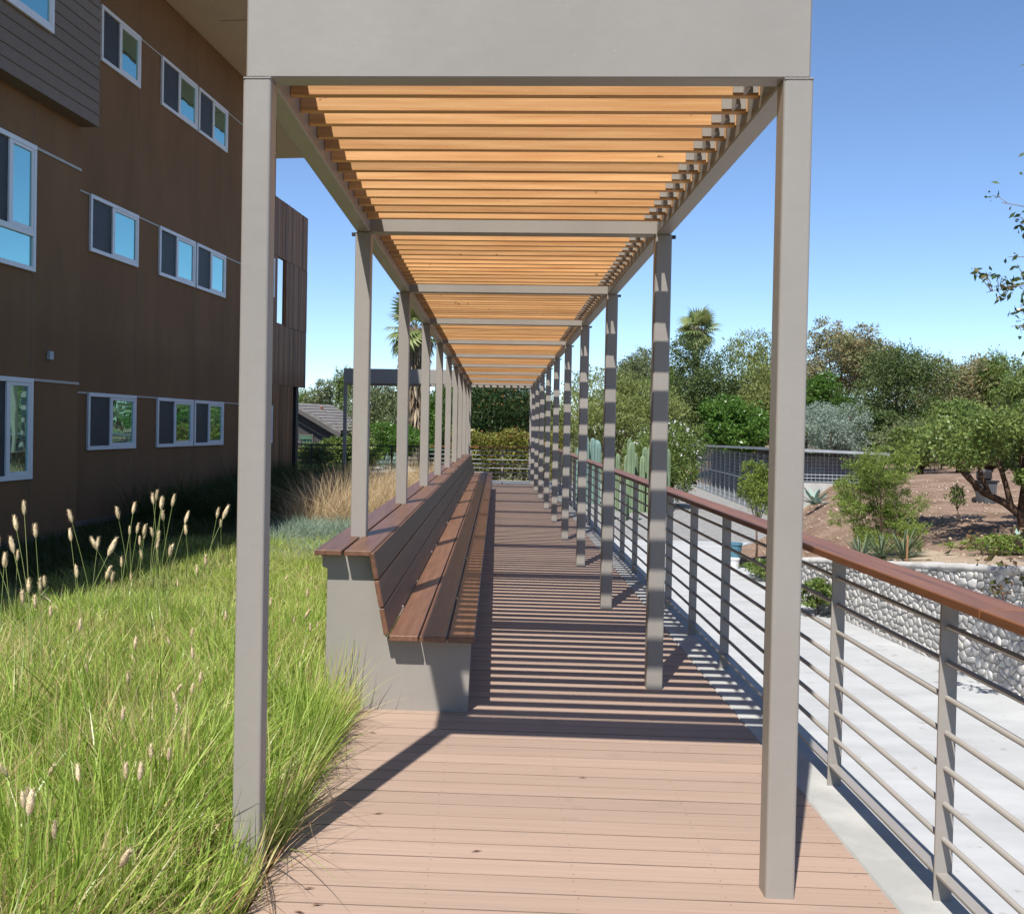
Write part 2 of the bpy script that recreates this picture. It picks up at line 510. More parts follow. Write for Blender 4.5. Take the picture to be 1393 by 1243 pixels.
def bank_z(X, Y):
    X = np.asarray(X, float)
    Y = np.asarray(Y, float)
    zt = np.where(Y < 17.3, np.clip(0.35 - 0.108 * (Y - 10.3), -0.93, 0.9), -0.93)
    zf = 0.10 + 0.05 * np.clip(X - 9, 0, 30) - 0.9 * sm((Y - 34) / 14)
    u = X - xw(Y)
    s = sm(u / np.interp(Y, [17, 24, 30], [4.2, 3.2, 1.7]))
    return zt * (1 - s) + zf * s + 0.03 * np.sin(X * 3.1 + Y * 1.7) * s

def ground_z(X, Y):
    X = np.asarray(X, float)
    Y = np.asarray(Y, float)
    left = -0.15 - 1.5 * sm((Y - 45) / 14)
    right = -0.95 - 0.7 * sm((Y - 48) / 20)
    s = sm((X + 0.7) / 1.6)
    return left * (1 - s) + right * s

def sheet(name, xs, ys, zf, mat, smooth=True):
    X, Y = np.meshgrid(xs, ys)
    Z = zf(X, Y)
    V = np.stack([X, Y, Z], -1).reshape(-1, 3)
    nx, ny = len(xs), len(ys)
    i = (np.arange(ny - 1)[:, None] * nx + np.arange(nx - 1)).ravel()
    F = np.stack([i, i + 1, i + nx + 1, i + nx], 1)
    return struct(link(name, npmesh(name, V, F, mat, smooth)))

gx = np.concatenate([[-900, -400, -150, -80], np.arange(-50, -9, 3), np.arange(-8, 10, 0.4), np.arange(10, 50, 3), [80, 150, 400, 900]])
gy = np.concatenate([[-60, -30, -10], np.arange(-5, 60, 0.8), np.arange(60, 120, 5), [200, 500, 1200]])
sheet('ground', gx, gy, ground_z, M['field'])

# path and gravel yard
py_ = np.arange(-3, 24.6, 0.6)
V = []
for y in py_:
    V += [(1.70, y, -0.90), (float(xw(y)) + 0.2, y, -0.90)]
F = np.array([(2 * i, 2 * i + 1, 2 * i + 3, 2 * i + 2) for i in range(len(py_) - 1)])
struct(link('path', npmesh('path', np.array(V), F, M['path'])))
ys2 = np.arange(24.0, 52, 1.0)
V = []
for y in ys2:
    V += [(1.2, y, -0.904), (float(xw(y)) + 0.6, y, -0.904)]
F = np.array([(2 * i, 2 * i + 1, 2 * i + 3, 2 * i + 2) for i in range(len(ys2) - 1)])
struct(link('gravel_road', npmesh('gravel_road', np.array(V), F, M['gravel'])))

# bank behind the stone wall: sandy strip near, brown dirt beyond
us = np.concatenate([np.linspace(0.15, 6, 26), np.linspace(6.4, 14, 14), [18, 25, 40, 80]])
ysb = np.concatenate([np.arange(1, 50, 0.5), np.arange(50, 120, 5)])
Yb, Ub = np.meshgrid(ysb, us, indexing='ij')
Xb = xw(Yb) + Ub
Zb = bank_z(Xb, Yb)
Vb = np.stack([Xb, Yb, Zb], -1).reshape(-1, 3)
nu, nyb = len(us), len(ysb)
ib = (np.arange(nyb - 1)[:, None] * nu + np.arange(nu - 1)).ravel()
Fb = np.stack([ib, ib + 1, ib + nu + 1, ib + nu], 1)
struct(link('hillside', npmesh('hillside', Vb, Fb, M['dirt'], True)))
sel = (ysb < 16.6)
uS = np.linspace(0.16, 2.3, 14)
Ys, Us = np.meshgrid(ysb[sel], uS, indexing='ij')
Us = Us * (1 + 0.0 * Ys) + 0.10 * np.sin(Ys * 2.3) * (Us / 2.3)
Xs = xw(Ys) + Us
Zs = bank_z(Xs, Ys) + 0.012 - 0.05 * sm((Us - 1.9) / 0.4)
n1, n2 = Ys.shape
ii = (np.arange(n1 - 1)[:, None] * n2 + np.arange(n2 - 1)).ravel()
struct(link('sandy_ground', npmesh('sandy_ground', np.stack([Xs, Ys, Zs], -1).reshape(-1, 3),
                                   np.stack([ii, ii + 1, ii + n2 + 1, ii + n2], 1), M['sand'], True)))
# clods and pebbles lying on the bank
n = 2600
Yp = RNG.uniform(9, 32, n)
Xp = xw(Yp) + RNG.uniform(0.4, 9, n)
Pp = np.stack([Xp, Yp, bank_z(Xp, Yp) + 0.01], 1)
rr = RNG.uniform(0.012, 0.05, (n, 1)) * RNG.uniform(0.6, 1.2, (n, 1))
octv = np.array([(1, 0, 0), (0, 1, 0), (-1, 0, 0), (0, -1, 0), (0, 0, 0.7), (0, 0, -0.5)])
Vp = (Pp[:, None, :] + octv[None] * rr[:, None, :] * RNG.uniform(0.7, 1.3, (n, 6, 1))).reshape(-1, 3)
of = np.array([(0, 1, 4), (1, 2, 4), (2, 3, 4), (3, 0, 4), (1, 0, 5), (2, 1, 5), (3, 2, 5), (0, 3, 5)])
Fp = (np.arange(n)[:, None, None] * 6 + of[None]).reshape(-1, 3)
stuff(link('gravel', npmesh('gravel', Vp, Fp, M['sand'])))

# lawn soil left of the deck
struct(MB().box(-14, -0.79, -4, 31.0, -0.30, -0.11).obj('lawn', M['soil']))

# ------------------------------------------------------------------ deck
DX0, DX1 = -0.785, 1.385
deck = struct(MB().box(DX0 + 0.02, DX1, 0.9, 30.35, -0.16, -0.034).obj('deck', M['joist']))
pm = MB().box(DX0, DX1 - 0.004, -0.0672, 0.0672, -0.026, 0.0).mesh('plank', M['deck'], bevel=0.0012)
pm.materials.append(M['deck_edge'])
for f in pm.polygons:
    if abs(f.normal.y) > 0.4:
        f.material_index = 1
k = 0
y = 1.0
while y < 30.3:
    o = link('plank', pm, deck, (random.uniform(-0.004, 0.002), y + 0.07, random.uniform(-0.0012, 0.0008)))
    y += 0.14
sc_m = MB()
for q in range(60):
    yq = 1.0 + 0.14 * q + 0.07
    for xq in (-0.74, -0.22, 0.30, 0.82, 1.33):
        for dq in (-0.042, 0.042):
            cx, cy = xq + random.uniform(-.006, .006), yq + dq + random.uniform(-.003, .003)
            sc_m.add([(cx + 0.0026 * math.cos(a), cy + 0.0026 * math.sin(a), 0.0012) for a in (0, 1.05, 2.09, 3.14, 4.19, 5.24)], [(0, 1, 2, 3, 4, 5)])
stuff(sc_m.obj('screw', M['woodclad'], deck))
struct(MB().box(1.386, 1.706, -3, 31.0, -1.0, -0.002).obj('concrete_curb', M['conc'], bevel=0.008))
struct(MB().box(-1.0, 2.0, 30.36, 32.2, -0.5, -0.01).obj('terrace', M['conc']))
struct(MB().box(-8.5, -1.01, 29.7, 32.2, -0.5, -0.05).obj('terrace', M['conc']))

# ------------------------------------------------------------------ pergola
PY0, BAY, NB = 3.695, 2.94, 10
ZB, ZT = 2.805, 3.215
LX, RX = (-0.91, -0.81), (0.95, 1.05)

def rrect(x0, x1, y0, y1, r=0.010):
    pts = []
    for cx, cy, a0 in ((x1 - r, y1 - r, 0), (x0 + r, y1 - r, 90), (x0 + r, y0 + r, 180), (x1 - r, y0 + r, 270)):
        for q in (0, 30, 60, 90):
            a = math.radians(a0 + q)
            pts.append((cx + r * math.cos(a), cy + r * math.sin(a)))
    return pts

perg = thing('pergola', 'long taupe steel pergola with orange cedar slats over the deck walkway', 'pergola', (0, 0, 0))
mpl = MB().prism(rrect(-0.05, 0.05, 0, 0.1), 'z', -0.15, ZB - 0.002).mesh('post', M['steel'])
mpr = MB().prism(rrect(-0.05, 0.05, 0, 0.1), 'z', -0.02, ZB - 0.002).mesh('post', M['steel'])
mcb = MB().box(LX[0] + 0.010, RX[1] - 0.010, 0.004, 0.096, ZB, ZT).mesh('cross_beam', M['steel'], bevel=0.006)
msb = MB().box(-0.045, 0.045, 0.0985, BAY + 0.0015, ZB + 0.003, ZT - 0.003).mesh('side_beam', M['steel'], bevel=0.006)
SL0, SL1 = LX[1] - 0.004, RX[0] + 0.004
mslat = MB().box(SL0, SL1, -0.019, 0.019, 2.855, 2.995).mesh('slat', M['cedar'], bevel=0.002)
mbr = MB().box(-0.050, 0.044, -0.026, -0.0195, 2.865, 2.96).box(-0.012, -0.004, -0.112, -0.0265, 2.856, 3.01).box(-0.018, 0.002, -0.070, -0.050, 2.93, 2.95).mesh('bracket', M['steel'])
mweld = MB()
for k in range(16):
    for yy in (-0.002, 0.098):
        mweld.lathe([(0.001, -0.004), (0.0042, -0.002), (0.0042, 0.002), (0.001, 0.004)], 5, (-0.045 + 0.006 * k, yy + 0.003, random.uniform(-.0008, .0008)))
mweld = mweld.mesh('weld', M['steel'], smooth=True)
mlb = MB().box(-0.014, 0.014, -0.012, 0.012, -0.010, 0.010).mesh('bolt', M['black'])
mbolt = MB().lathe([(0.008, 0), (0.008, 0.005), (0.004, 0.008)], 8).mesh('bolt', M['steel'])
for i in range(NB):
    Y = PY0 + BAY * i
    link('post', mpl, perg, (-0.86, Y, 0))
    link('post', mpr, perg, (1.0, Y, 0))
    link('cross_beam', mcb, perg, (0, Y, 0))
    for bx in (-0.86, 1.0):
        link('weld', mweld, perg, (bx, Y, ZB - 0.002))
    if i:
        for bx in (-0.924, 1.064):
            link('bolt', mlb, perg, (bx, Y + 0.05, ZB - 0.006))
    if i < NB - 1:
        link('side_beam', msb, perg, (-0.86, Y, 0))
        link('side_beam', msb, perg, (1.0, Y, 0))
        for kk in range(14):
            s_ = link('slat', mslat, perg, (0, Y + 0.172 + kk * 0.2, random.uniform(-0.002, 0.002)))
            if i < 4:
                link('bracket', mbr, s_, (SL1 - 0.052, 0, 0))
PYE = PY0 + BAY * (NB - 1)

# second pergola wing that turns left at the far end
wing = thing('pergola', 'short pergola wing branching left from the far end of the walkway', 'pergola', (0, 0, 0))
wx0 = -4.40
wy1 = PYE + 1.9
MB().box(wx0, -0.912, PYE + 0.004, PYE + 0.096, ZB, ZT).obj('front_beam', M['steel'], wing, bevel=0.006)
MB().box(wx0, RX[1] - 0.01, wy1, wy1 + 0.092, ZB, ZT).obj('rear_beam', M['steel'], wing, bevel=0.006)
for (a, b_) in ((wx0, PYE), (wx0, wy1), (-0.91, wy1), (0.95, wy1)):
    MB().prism(rrect(a, a + 0.1, b_, b_ + 0.1), 'z', -0.1, ZB - 0.002).obj('post', M['steel'], wing)
for a in (wx0 + 0.003, 0.957):
    MB().box(a, a + 0.09, PYE + 0.0985, wy1 - 0.003, ZB + 0.003, ZT - 0.003).obj('side_beam', M['steel'], wing, bevel=0.006)
wsl = MB().box(-0.019, 0.019, PYE + 0.1, wy1 - 0.004, 2.905, 3.045).mesh('slat', M['cedar'])
x = wx0 + 0.25
while x < 0.9:
    link('slat', wsl, wing, (x, 0, 0))
    x += 0.205

# ------------------------------------------------------------------ bench
BY0, BY1 = 5.87, 27.6
bench = thing('bench', 'long dark hardwood bench with slanted backrest and grey end panel', 'bench', (0, 0, 0))
prof = [(-0.950, -0.02), (-0.139, -0.02), (-0.125, 0.405), (-0.606, 0.405), (-0.705, 0.872), (-0.975, 0.872), (-0.975, 0.80), (-0.946, 0.79)]
for i, yy in enumerate([BY0 + 0.10] + [PY0 + BAY * j + 0.02 for j in range(2, 9)] + [BY1 - 0.16]):
    MB().prism(prof, 'y', yy, yy + 0.06).obj('support_panel', M['steel'], bench, bevel=0.003)
bench_spans = [(BY0, 12.5), (12.505, 19.9), (19.905, BY1)]
def plank_strip(name, poly):
    for a, b_ in bench_spans:
        MB().prism(poly, 'y', a, b_).obj(name, M['ipe'], bench, bevel=0.004)
plank_strip('cap_plank', [(-1.005, 0.875), (-0.853, 0.875), (-0.853, 0.905), (-1.005, 0.905)])
plank_strip('cap_plank', [(-0.838, 0.875), (-0.686, 0.875), (-0.686, 0.905), (-0.838, 0.905)])
p0, p1 = Vector((-0.672, 0.900)), Vector((-0.580, 0.438))
dv = (p1 - p0).normalized()
nv = Vector((dv.y, -dv.x))
ln = (p1 - p0).length
for k in range(3):
    a = p0 + dv * (ln / 3 * k + 0.003)
    b_ = p0 + dv * (ln / 3 * (k + 1) - 0.005)
    plank_strip('back_plank', [tuple(a), tuple(b_), tuple(b_ + nv * 0.028), tuple(a + nv * 0.028)])
for a, b_ in ((-0.579, -0.420), (-0.410, -0.262), (-0.252, -0.108)):
    plank_strip('seat_plank', [(a, 0.408), (b_, 0.408), (b_, 0.440), (a, 0.440)])
for j in range(2, 9):
    pass
mb = MB()
for yy in np.arange(6.62, 27, 2.94):
    o = link('bolt', mbolt, bench, (-0.573, yy, 0.475))
    o.rotation_euler = (0, math.radians(78), 0)

# ------------------------------------------------------------------ guard rail on the curb
rail = thing('railing', 'brown timber topped guard rail on the curb beside the walkway', 'railing', (1.563, 0, 0))
RY0, RY1 = -1.0, 30.4
mrp = MB().box(-0.030, 0.030, -0.005, 0.005, -0.004, 1.028).mesh('post', M['steel'], bevel=0.0015)
RZ = [0.21, 0.333, 0.456, 0.578, 0.700, 0.823, 0.945]
y = 3.74 - 1.187 * 1
while y < RY1:
    link('post', mrp, rail, (0, y, 0))
    y += 1.187
for z in RZ:
    MB().tube([(0, RY0, z), (0, RY1, z)], 0.0105, 8).obj('rod', M['steel'], rail, smooth=True)
MB().box(-0.026, 0.026, RY0, RY1, 0.084, 0.096).obj('bottom_rail', M['steel'], rail, bevel=0.002)
MB().box(-0.030, 0.030, RY0, RY1, 1.0285, 1.0365).obj('rail_plate', M['steel'], rail, bevel=0.001)
for a, b_ in ((RY0, 3.35), (3.353, 9.6), (9.603, 16.0), (16.003, 23.0), (23.003, RY1)):
    MB().box(-0.072, 0.088, a, b_, 1.037, 1.070).obj('top_rail', M['railwood'], rail, bevel=0.004)

# fence across the far end of the deck
far = thing('railing', 'pale rod guard rail crossing the far end of the walkway before the hedge', 'railing', (0, PYE + 0.17, 0))
for xx in (-0.75, 0.15, 1.15):
    MB().box(xx - 0.02, xx + 0.02, -0.01, 0.01, -0.01, 1.02).obj('post', M['steel'], far)
for z in RZ + [0.10]:
    MB().tube([(-2.0, 0, z), (1.5, 0, z)], 0.011, 6).obj('rod', M['galv'], far)
MB().box(-2.0, 1.56, -0.06, 0.06, 1.03, 1.062).obj('top_rail', M['railwood'], far)
farb = thing('railing', 'thin black metal fence with posts beyond the dry grass', 'fence', (0, PYE + 0.12, 0))
for xx in (-9.5, -8.3, -7.1, -6.3, -5.85, -5.3, -3.0):
    MB().box(xx - 0.02, xx + 0.02, -0.02, 0.02, -0.10, 1.04).obj('post', M['black'], farb)
for z in [0.12, 0.25, 0.38, 0.51, 0.64, 0.77, 0.90, 1.03]:
    MB().tube([(-9.5, 0, z), (-2.05, 0, z)], 0.011 if z < 1 else 0.020, 6).obj('rail', M['black'], farb)

# ------------------------------------------------------------------ apartment building
BA = -math.atan2(0.0965, 0.9953)
bld = thing('apartment_building', 'three storey brown stucco apartment building with white sliding windows', 'building', (-6.7, 17.1, 0), BA)
MB().box(-10, 0, -1.52, 9.88, -0.3, 9.566).obj('wall', M['stucco'], bld)
MB().box(-10, 0.62, -34, -1.522, -0.3, 9.564).obj('wall_bay', M['stucco'], bld)  # bay lengthened out of view behind the camera to cut sky fill
MB().box(0.0, 0.02, -1.52, 9.88, -0.3, -0.02).obj('plinth', M['joint'], bld)
MB().box(0.62, 0.64, -34, -1.52, -0.3, -0.02).obj('plinth', M['joint'], bld)
roof = MB().box(-11, 2.1, -35, 14.7, 9.57, 9.86).obj('roof', M['soffit'], bld)
for yy in (-8.0, -2.0, 4.0, 10.0):
    MB().box(0.66, 2.09, yy, yy + 0.012, 9.563, 9.569).obj('soffit_joint', M['joint'], roof)
MB().box(2.102, 2.13, -35.02, 14.72, 9.54, 9.9).obj('fascia', M['soffit'], roof)

# grey siding box on the upper left
box = MB().box(0.623, 0.868, -9, -1.50, 5.93, 9.50).obj('siding_box', M['siding'], bld)
zb = 5.925
zi = 0
while zb < 9.4:
    t = min(zb + 0.172, 9.5)
    # lapped board: bottom edge proud, top tucked under the one above
    MB().prism([(0.870, zb), (0.892, zb), (0.876, t), (0.870, t)], 'y', -9.0, -1.492).obj('siding_board', M['siding'], box)
    zb = t + 0.001

def window(x, y0, y1, z0, z1, mull, parent, transom=None, screen_left=True, fw=0.065):
    """white sliding window proud of the wall; y0..y1 across, mull = y of the meeting stile"""
    w = MB()
    d0, d1 = x + 0.002, x + 0.045
    w.box(d0, d1, y0, y1, z0, z0 + fw).box(d0, d1, y0, y1, z1 - fw, z1)
    w.box(d0, d1 - 0.001, y0, y0 + fw, z0 + fw, z1 - fw).box(d0, d1 - 0.001, y1 - fw, y1, z0 + fw, z1 - fw)
    zlow = z0 + fw
    if transom:
        w.box(d0, d1 - 0.002, y0 + fw, y1 - fw, transom - 0.04, transom + 0.04)
    root = w.obj('window', M['winframe'], parent, bevel=0.004)
    top = z1 - fw
    if transom:
        g = MB().box(d0 + 0.006, d0 + 0.010, y0 + fw, y1 - fw, zlow, transom - 0.04).obj('pane', M['glass'], root)
        zlow = transom + 0.04
    # sash of the sliding (right) leaf
    s = MB()
    e = 0.045
    s.box(d0 + 0.004, d1 - 0.008, mull - e, mull + e, zlow, top)
    s.box(d0 + 0.004, d1 - 0.008, mull + e, y1 - fw, zlow, zlow + e).box(d0 + 0.004, d1 - 0.008, mull + e, y1 - fw, top - e, top)
    s.box(d0 + 0.004, d1 - 0.009, y1 - fw - e, y1 - fw, zlow + e, top - e)
    s.obj('sash', M['winframe'], root, bevel=0.003)
    MB().box(d0 + 0.010, d0 + 0.014, mull + e, y1 - fw - e, zlow + e, top - e).obj('pane', M['glass'], root)
    MB().box(d0 + 0.006, d0 + 0.009, y0 + fw, mull - e, zlow, top).obj('screen', M['screen'], root)
    return root

for (z0, z1) in ((1.115, 2.06), (4.355, 5.285), (7.54, 8.46)):
    offs = 0.30 if z0 > 7 else 0.0
    window(0.0, -0.04 + offs, 1.77, z0, z1, 0.80 + offs * 0.6, bld)
    window(0.0, 2.70, 4.47, z0, z1, 3.56, bld)
    window(0.0, 4.55, 6.25, z0, z1, 5.40, bld)
    if z0 < 7:
        window(0.0, 8.05, 9.80, z0 + (0.45 if z0 > 4 else 0), z1 + (0.5 if z0 > 4 else 0), 8.9, bld)
window(0.62, -4.75, -2.84, 0.79, 2.155, -3.44, bld)
window(0.62, -4.75, -2.82, 3.60, 5.31, -3.44, bld, transom=4.11)
window(0.892, -4.85, -2.90, 6.78, 8.30, -5.6 + 1.75, bld)
st = []
for z in (2.045, 5.265, 8.445):
    for (a, b_) in ((-1.50, -0.045 + (0.3 if z > 8 else 0)), (1.775, 2.695), (6.255, 9.85)):
        if z > 8 and a < 0:
            continue
        MB().box(0.002, 0.018, a, b_, z - 0.012, z + 0.016).obj('reveal_strip', M['strip'], bld)
for z in (2.14, 5.29):
    MB().box(0.622, 0.640, -2.835, -1.525, z - 0.016, z + 0.020).obj('reveal_strip', M['strip'], bld)
for yy in (1.79, 4.51, 6.27):
    for (a, b_) in ((-0.02, 1.0), (2.08, 4.34), (5.30, 7.52), (8.48, 9.55)):
        MB().box(0.002, 0.004, yy - 0.004, yy + 0.004, a, b_).obj('wall_joint', M['joint'], bld)
for (a, b_) in ((-0.02, 0.75), (2.17, 3.58), (5.33, 5.92)):
    MB().box(0.622, 0.624, -2.835, -2.827, a, b_).obj('wall_joint', M['joint'], bld)
MB().box(0.622, 0.68, -2.44, -2.34, 2.44, 2.56).obj('wall_light', M['galv'], bld, bevel=0.006)
MB().box(0.0, 0.03, 7.35, 7.62, 0.55, 0.98).obj('utility_box', M['blackpot'], bld)

# wood clad tower past the end of the facade
tow = thing('wood_tower', 'dark timber clad stair tower with a narrow opening at the building corner', 'tower', (-6.7, 17.1, 0), BA)
FX = -0.12
wl = MB()
wl.box(FX - 0.09, FX - 0.03, 9.9, 10.60, -0.2, 7.46)
wl.box(FX - 0.09, FX - 0.03, 10.60, 11.25, -0.2, 4.25).box(FX - 0.09, FX - 0.03, 10.60, 11.25, 5.96, 7.46)
wl.box(FX - 0.09, FX - 0.03, 11.25, 12.10, -0.2, 7.46)
wl.box(FX - 0.09, FX - 0.03, 12.10, 13.33, 2.65, 7.46)
wl.box(FX - 0.55, FX - 0.091, 13.05, 13.33, 2.65, 7.46)
wl.obj('wall', M['woodclad'], tow)
yy = 9.9
bw = 0.128
while yy < 13.3:
    y1 = min(yy + bw, 13.33)
    for (a, b_) in ((5.965, 7.48), (4.21, 5.955), (2.64, 4.20), (-0.2, 2.63)):
        if b_ < 2.64 and yy > 12.02:
            continue
        if a > 4.2 and b_ < 5.96 and 10.56 < yy + bw / 2 < 11.28:
            continue
        MB().box(FX - 0.029, FX + random.uniform(-0.003, 0.006), yy + 0.003, y1 - 0.004, a, b_).obj('board', M['woodclad'], tow)
    yy += bw
MB().box(FX - 0.24, FX - 0.06, 12.62, 12.86, -0.2, 2.649).obj('post', M['black'], tow)

# ------------------------------------------------------------------ stone wall
WY0, WY1 = 9.3, 17.3
wall = thing('stone_wall', 'low retaining wall of pale round river stones beside the path', 'wall', (0, 0, 0))
wd = Vector((-0.0855, 1.0, 0)).normalized()
wnrm = Vector((-1.0, -0.0855, 0)).normalized()      # towards the path
wo = Vector((4.59 + (16.3 - WY0) * 0.0855, WY0, -0.92))
WL = (WY1 - WY0) / wd.y
def wh(u):
    return 0.35 - 0.108 * (WY0 + u * wd.y - 10.3) + 0.92
def W3(u, w, t):
    return wo + wd * u + Vector((0, 0, w)) + wnrm * t
mbw = MB()
N = 24
vs, fs = [], []
for i in range(N + 1):
    u = WL * i / N
    h = wh(u) - 0.03
    vs += [W3(u, -0.1, 0.023), W3(u, h, 0.021), W3(u, h, -0.36), W3(u, -0.1, -0.40)]
for i in range(N):
    for q in range(4):
        fs.append((4 * i + q, 4 * i + (q + 1) % 4, 4 * i + 4 + (q + 1) % 4, 4 * i + 4 + q))
fs += [(0, 1, 2, 3), (4 * N + 3, 4 * N + 2, 4 * N + 1, 4 * N)]
mbw.add(vs, fs)
mbw.obj('mortar', M['mortar'], wall)
vs, fs = [], []
N = 60
for i in range(N + 1):
    u = WL * i / N
    h = wh(u)
    j = lambda s: random.uniform(-s, s)
    vs += [W3(u, h - 0.05 + j(.015), 0.035 + j(.01)), W3(u, h + 0.025 + j(.012), 0.02 + j(.015)), W3(u, h + 0.03 + j(.012), -0.2), W3(u, h + 0.01, -0.38), W3(u, h - 0.06, -0.38)]
for i in range(N):
    for q in range(5):
        fs.append((5 * i + q, 5 * i + (q + 1) % 5, 5 * i + 5 + (q + 1) % 5, 5 * i + 5 + q))
mb = MB()
mb.add(vs, fs)
mb.obj('cap', M['cap'], wall, smooth=True)
# packed cobbles: cells of a jittered point set, each its own bulging stone
pts = []
cell = 0.126
AN = 1.35
rest = MB()
row = 0
w_ = 0.05
while w_ < wh(0):
    u_ = random.uniform(0, cell)
    while u_ < WL:
        if w_ < wh(u_) - 0.03:
            pts.append((u_ + random.uniform(-.05, .05), w_ + random.uniform(-.038, .038)))
        u_ += cell * random.choice((0.75, 0.95, 1.2, 1.5))
    w_ += cell * 0.62
pts = np.array(pts)
def clip(poly, mid, nrm):
    out = []
    for i in range(len(poly)):
        a, b2 = poly[i], poly[(i + 1) % len(poly)]
        da, db = (a - mid) @ nrm, (b2 - mid) @ nrm
        if da <= 0:
            out.append(a)
        if (da < 0) != (db < 0) and abs(da - db) > 1e-12:
            out.append(a + (b2 - a) * (da / (da - db)))
    return out
nst = 0
order = sorted(range(len(pts)), key=lambda i: pts[i][0])
for i in order:
    p = pts[i]
    R_ = 0.16
    poly = [p + np.array(q) for q in ((-R_, -R_), (R_, -R_), (R_, R_), (-R_, R_))]
    dist = np.linalg.norm((pts - p) * np.array((1, AN)), axis=1)
    for jx in np.argsort(dist)[1:18]:
        q = pts[jx]
        nn = (q - p) * np.array((1, AN * AN))
        nn = nn / np.linalg.norm(nn)
        poly = clip(poly, (p + q) / 2 - nn * 0.004, nn)
        if len(poly) < 3:
            break
    if len(poly) < 3:
        continue
    poly = clip(poly, np.array((0, 0.0)), np.array((0, -1.0)))
    hh_ = wh(p[0]) - 0.045
    poly = clip(poly, np.array((p[0], hh_)), np.array((0.108, 1.0)))
    if len(poly) < 3:
        continue
    # round the corners once
    rp_ = []
    for q in range(len(poly)):
        a, b2, c = poly[q - 1], poly[q], poly[(q + 1) % len(poly)]
        rp_ += [b2 + (a - b2) * 0.22, b2 + (c - b2) * 0.22]
    poly = np.array(rp_)
    c = poly.mean(0)
    dep = random.uniform(0.030, 0.043)
    til = np.array((random.uniform(-.15, .15), random.uniform(-.15, .15)))
    rings = [(1.0, -0.01), (0.97, dep * 0.62), (0.84, dep * 0.92), (0.45, dep * 1.04)]
    vs, fs = [], []
    m_ = len(poly)
    org = W3(c[0], c[1], 0)
    for sc_, t in rings:
        for q in poly:
            e = (q - c) * sc_
            vs.append(W3(c[0] + e[0], c[1] + e[1], t + float(e @ til) * (0.4 if t > 0 else 0)) - org)
    for r_ in range(len(rings) - 1):
        for q in range(m_):
            fs.append((r_ * m_ + q, r_ * m_ + (q + 1) % m_, (r_ + 1) * m_ + (q + 1) % m_, (r_ + 1) * m_ + q))
    fs.append(tuple(range((len(rings) - 1) * m_, len(rings) * m_)))
    nst += 1
    if nst > 295:
        rest.add([q + org for q in vs], fs)
        continue
    mb = MB()
    mb.add(vs, fs)
    o = mb.obj('stone', M['stone'], wall, smooth=True)
    o.location = org
if rest.v:
    stuff(rest.obj('stone', M['stone'], wall, smooth=True))

# ------------------------------------------------------------------ kennel-like mesh shed on the right
shed = thing('wire_shed', 'long low wire mesh enclosure with a flat grey roof beside the gravel', 'shed', (0, 0, 0))
SA, SB = Vector((8.25, 31.7, -0.92)), Vector((8.95, 48.0, -0.92))
sdv = (SB - SA)
slen = sdv.length
sdv.normalize()
snv = Vector((sdv.y, -sdv.x, 0))
def S3(a, b_, z):
    return SA + sdv * a + snv * b_ + Vector((0, 0, z))
def sbox(mb, a0, a1, b0, b1, z0, z1):
    vs = [S3(a, b_, z) for z in (z0, z1) for (a, b_) in ((a0, b0), (a1, b0), (a1, b1), (a0, b1))]
    mb.add(vs, [(0, 3, 2, 1), (4, 5, 6, 7), (0, 1, 5, 4), (1, 2, 6, 5), (2, 3, 7, 6), (3, 0, 4, 7)])
    return mb
rf = MB()
vs = [S3(a, b_, z) for (a, b_, z) in ((-0.4, -0.3, 2.02), (slen + .3, -0.3, 1.87), (slen + .3, 3.0, 1.78), (-0.4, 3.0, 1.93),
                                      (-0.4, -0.3, 2.10), (slen + .3, -0.3, 1.95), (slen + .3, 3.0, 1.86), (-0.4, 3.0, 2.01))]
rf.add(vs, [(0, 3, 2, 1), (4, 5, 6, 7), (0, 1, 5, 4), (1, 2, 6, 5), (2, 3, 7, 6), (3, 0, 4, 7)])
rf.obj('roof', M['shedroof'], shed)
npan = 16
for i in range(npan + 1):
    a = slen * i / npan
    sbox(MB(), a - 0.04, a + 0.04, -0.03, 0.03, 0, 1.85).obj('post', M['galv'], shed)
sbox(MB(), 0, slen, -0.02, 0.02, 0.95, 1.0).obj('rail', M['galv'], shed)
sbox(MB(), 0, slen, -0.02, 0.02, 0.03, 0.08).obj('rail', M['galv'], shed)
wm = MB()
for i in range(int(slen / 0.12)):
    a = 0.12 * i + 0.06
    wm.tube([S3(a, 0, 0.05), S3(a, 0, 1.85)], 0.006, 3, False)
for z in np.arange(0.1, 1.8, 0.12):
    wm.tube([S3(0, 0, z), S3(slen, 0, z)], 0.006, 3, False)
wmo = stuff(wm.obj('wire_mesh', M['galv'], shed))
sbox(MB(), 0, slen, 2.55, 2.62, 0.3, 1.82).obj('back_wall', M['sheddark'], shed)
for a in np.arange(2.0, slen, 4.1):
    sbox(MB(), a, a + 0.06, 0.25, 2.5, 0.0, 1.6).obj('partition', M['sheddark'], shed)
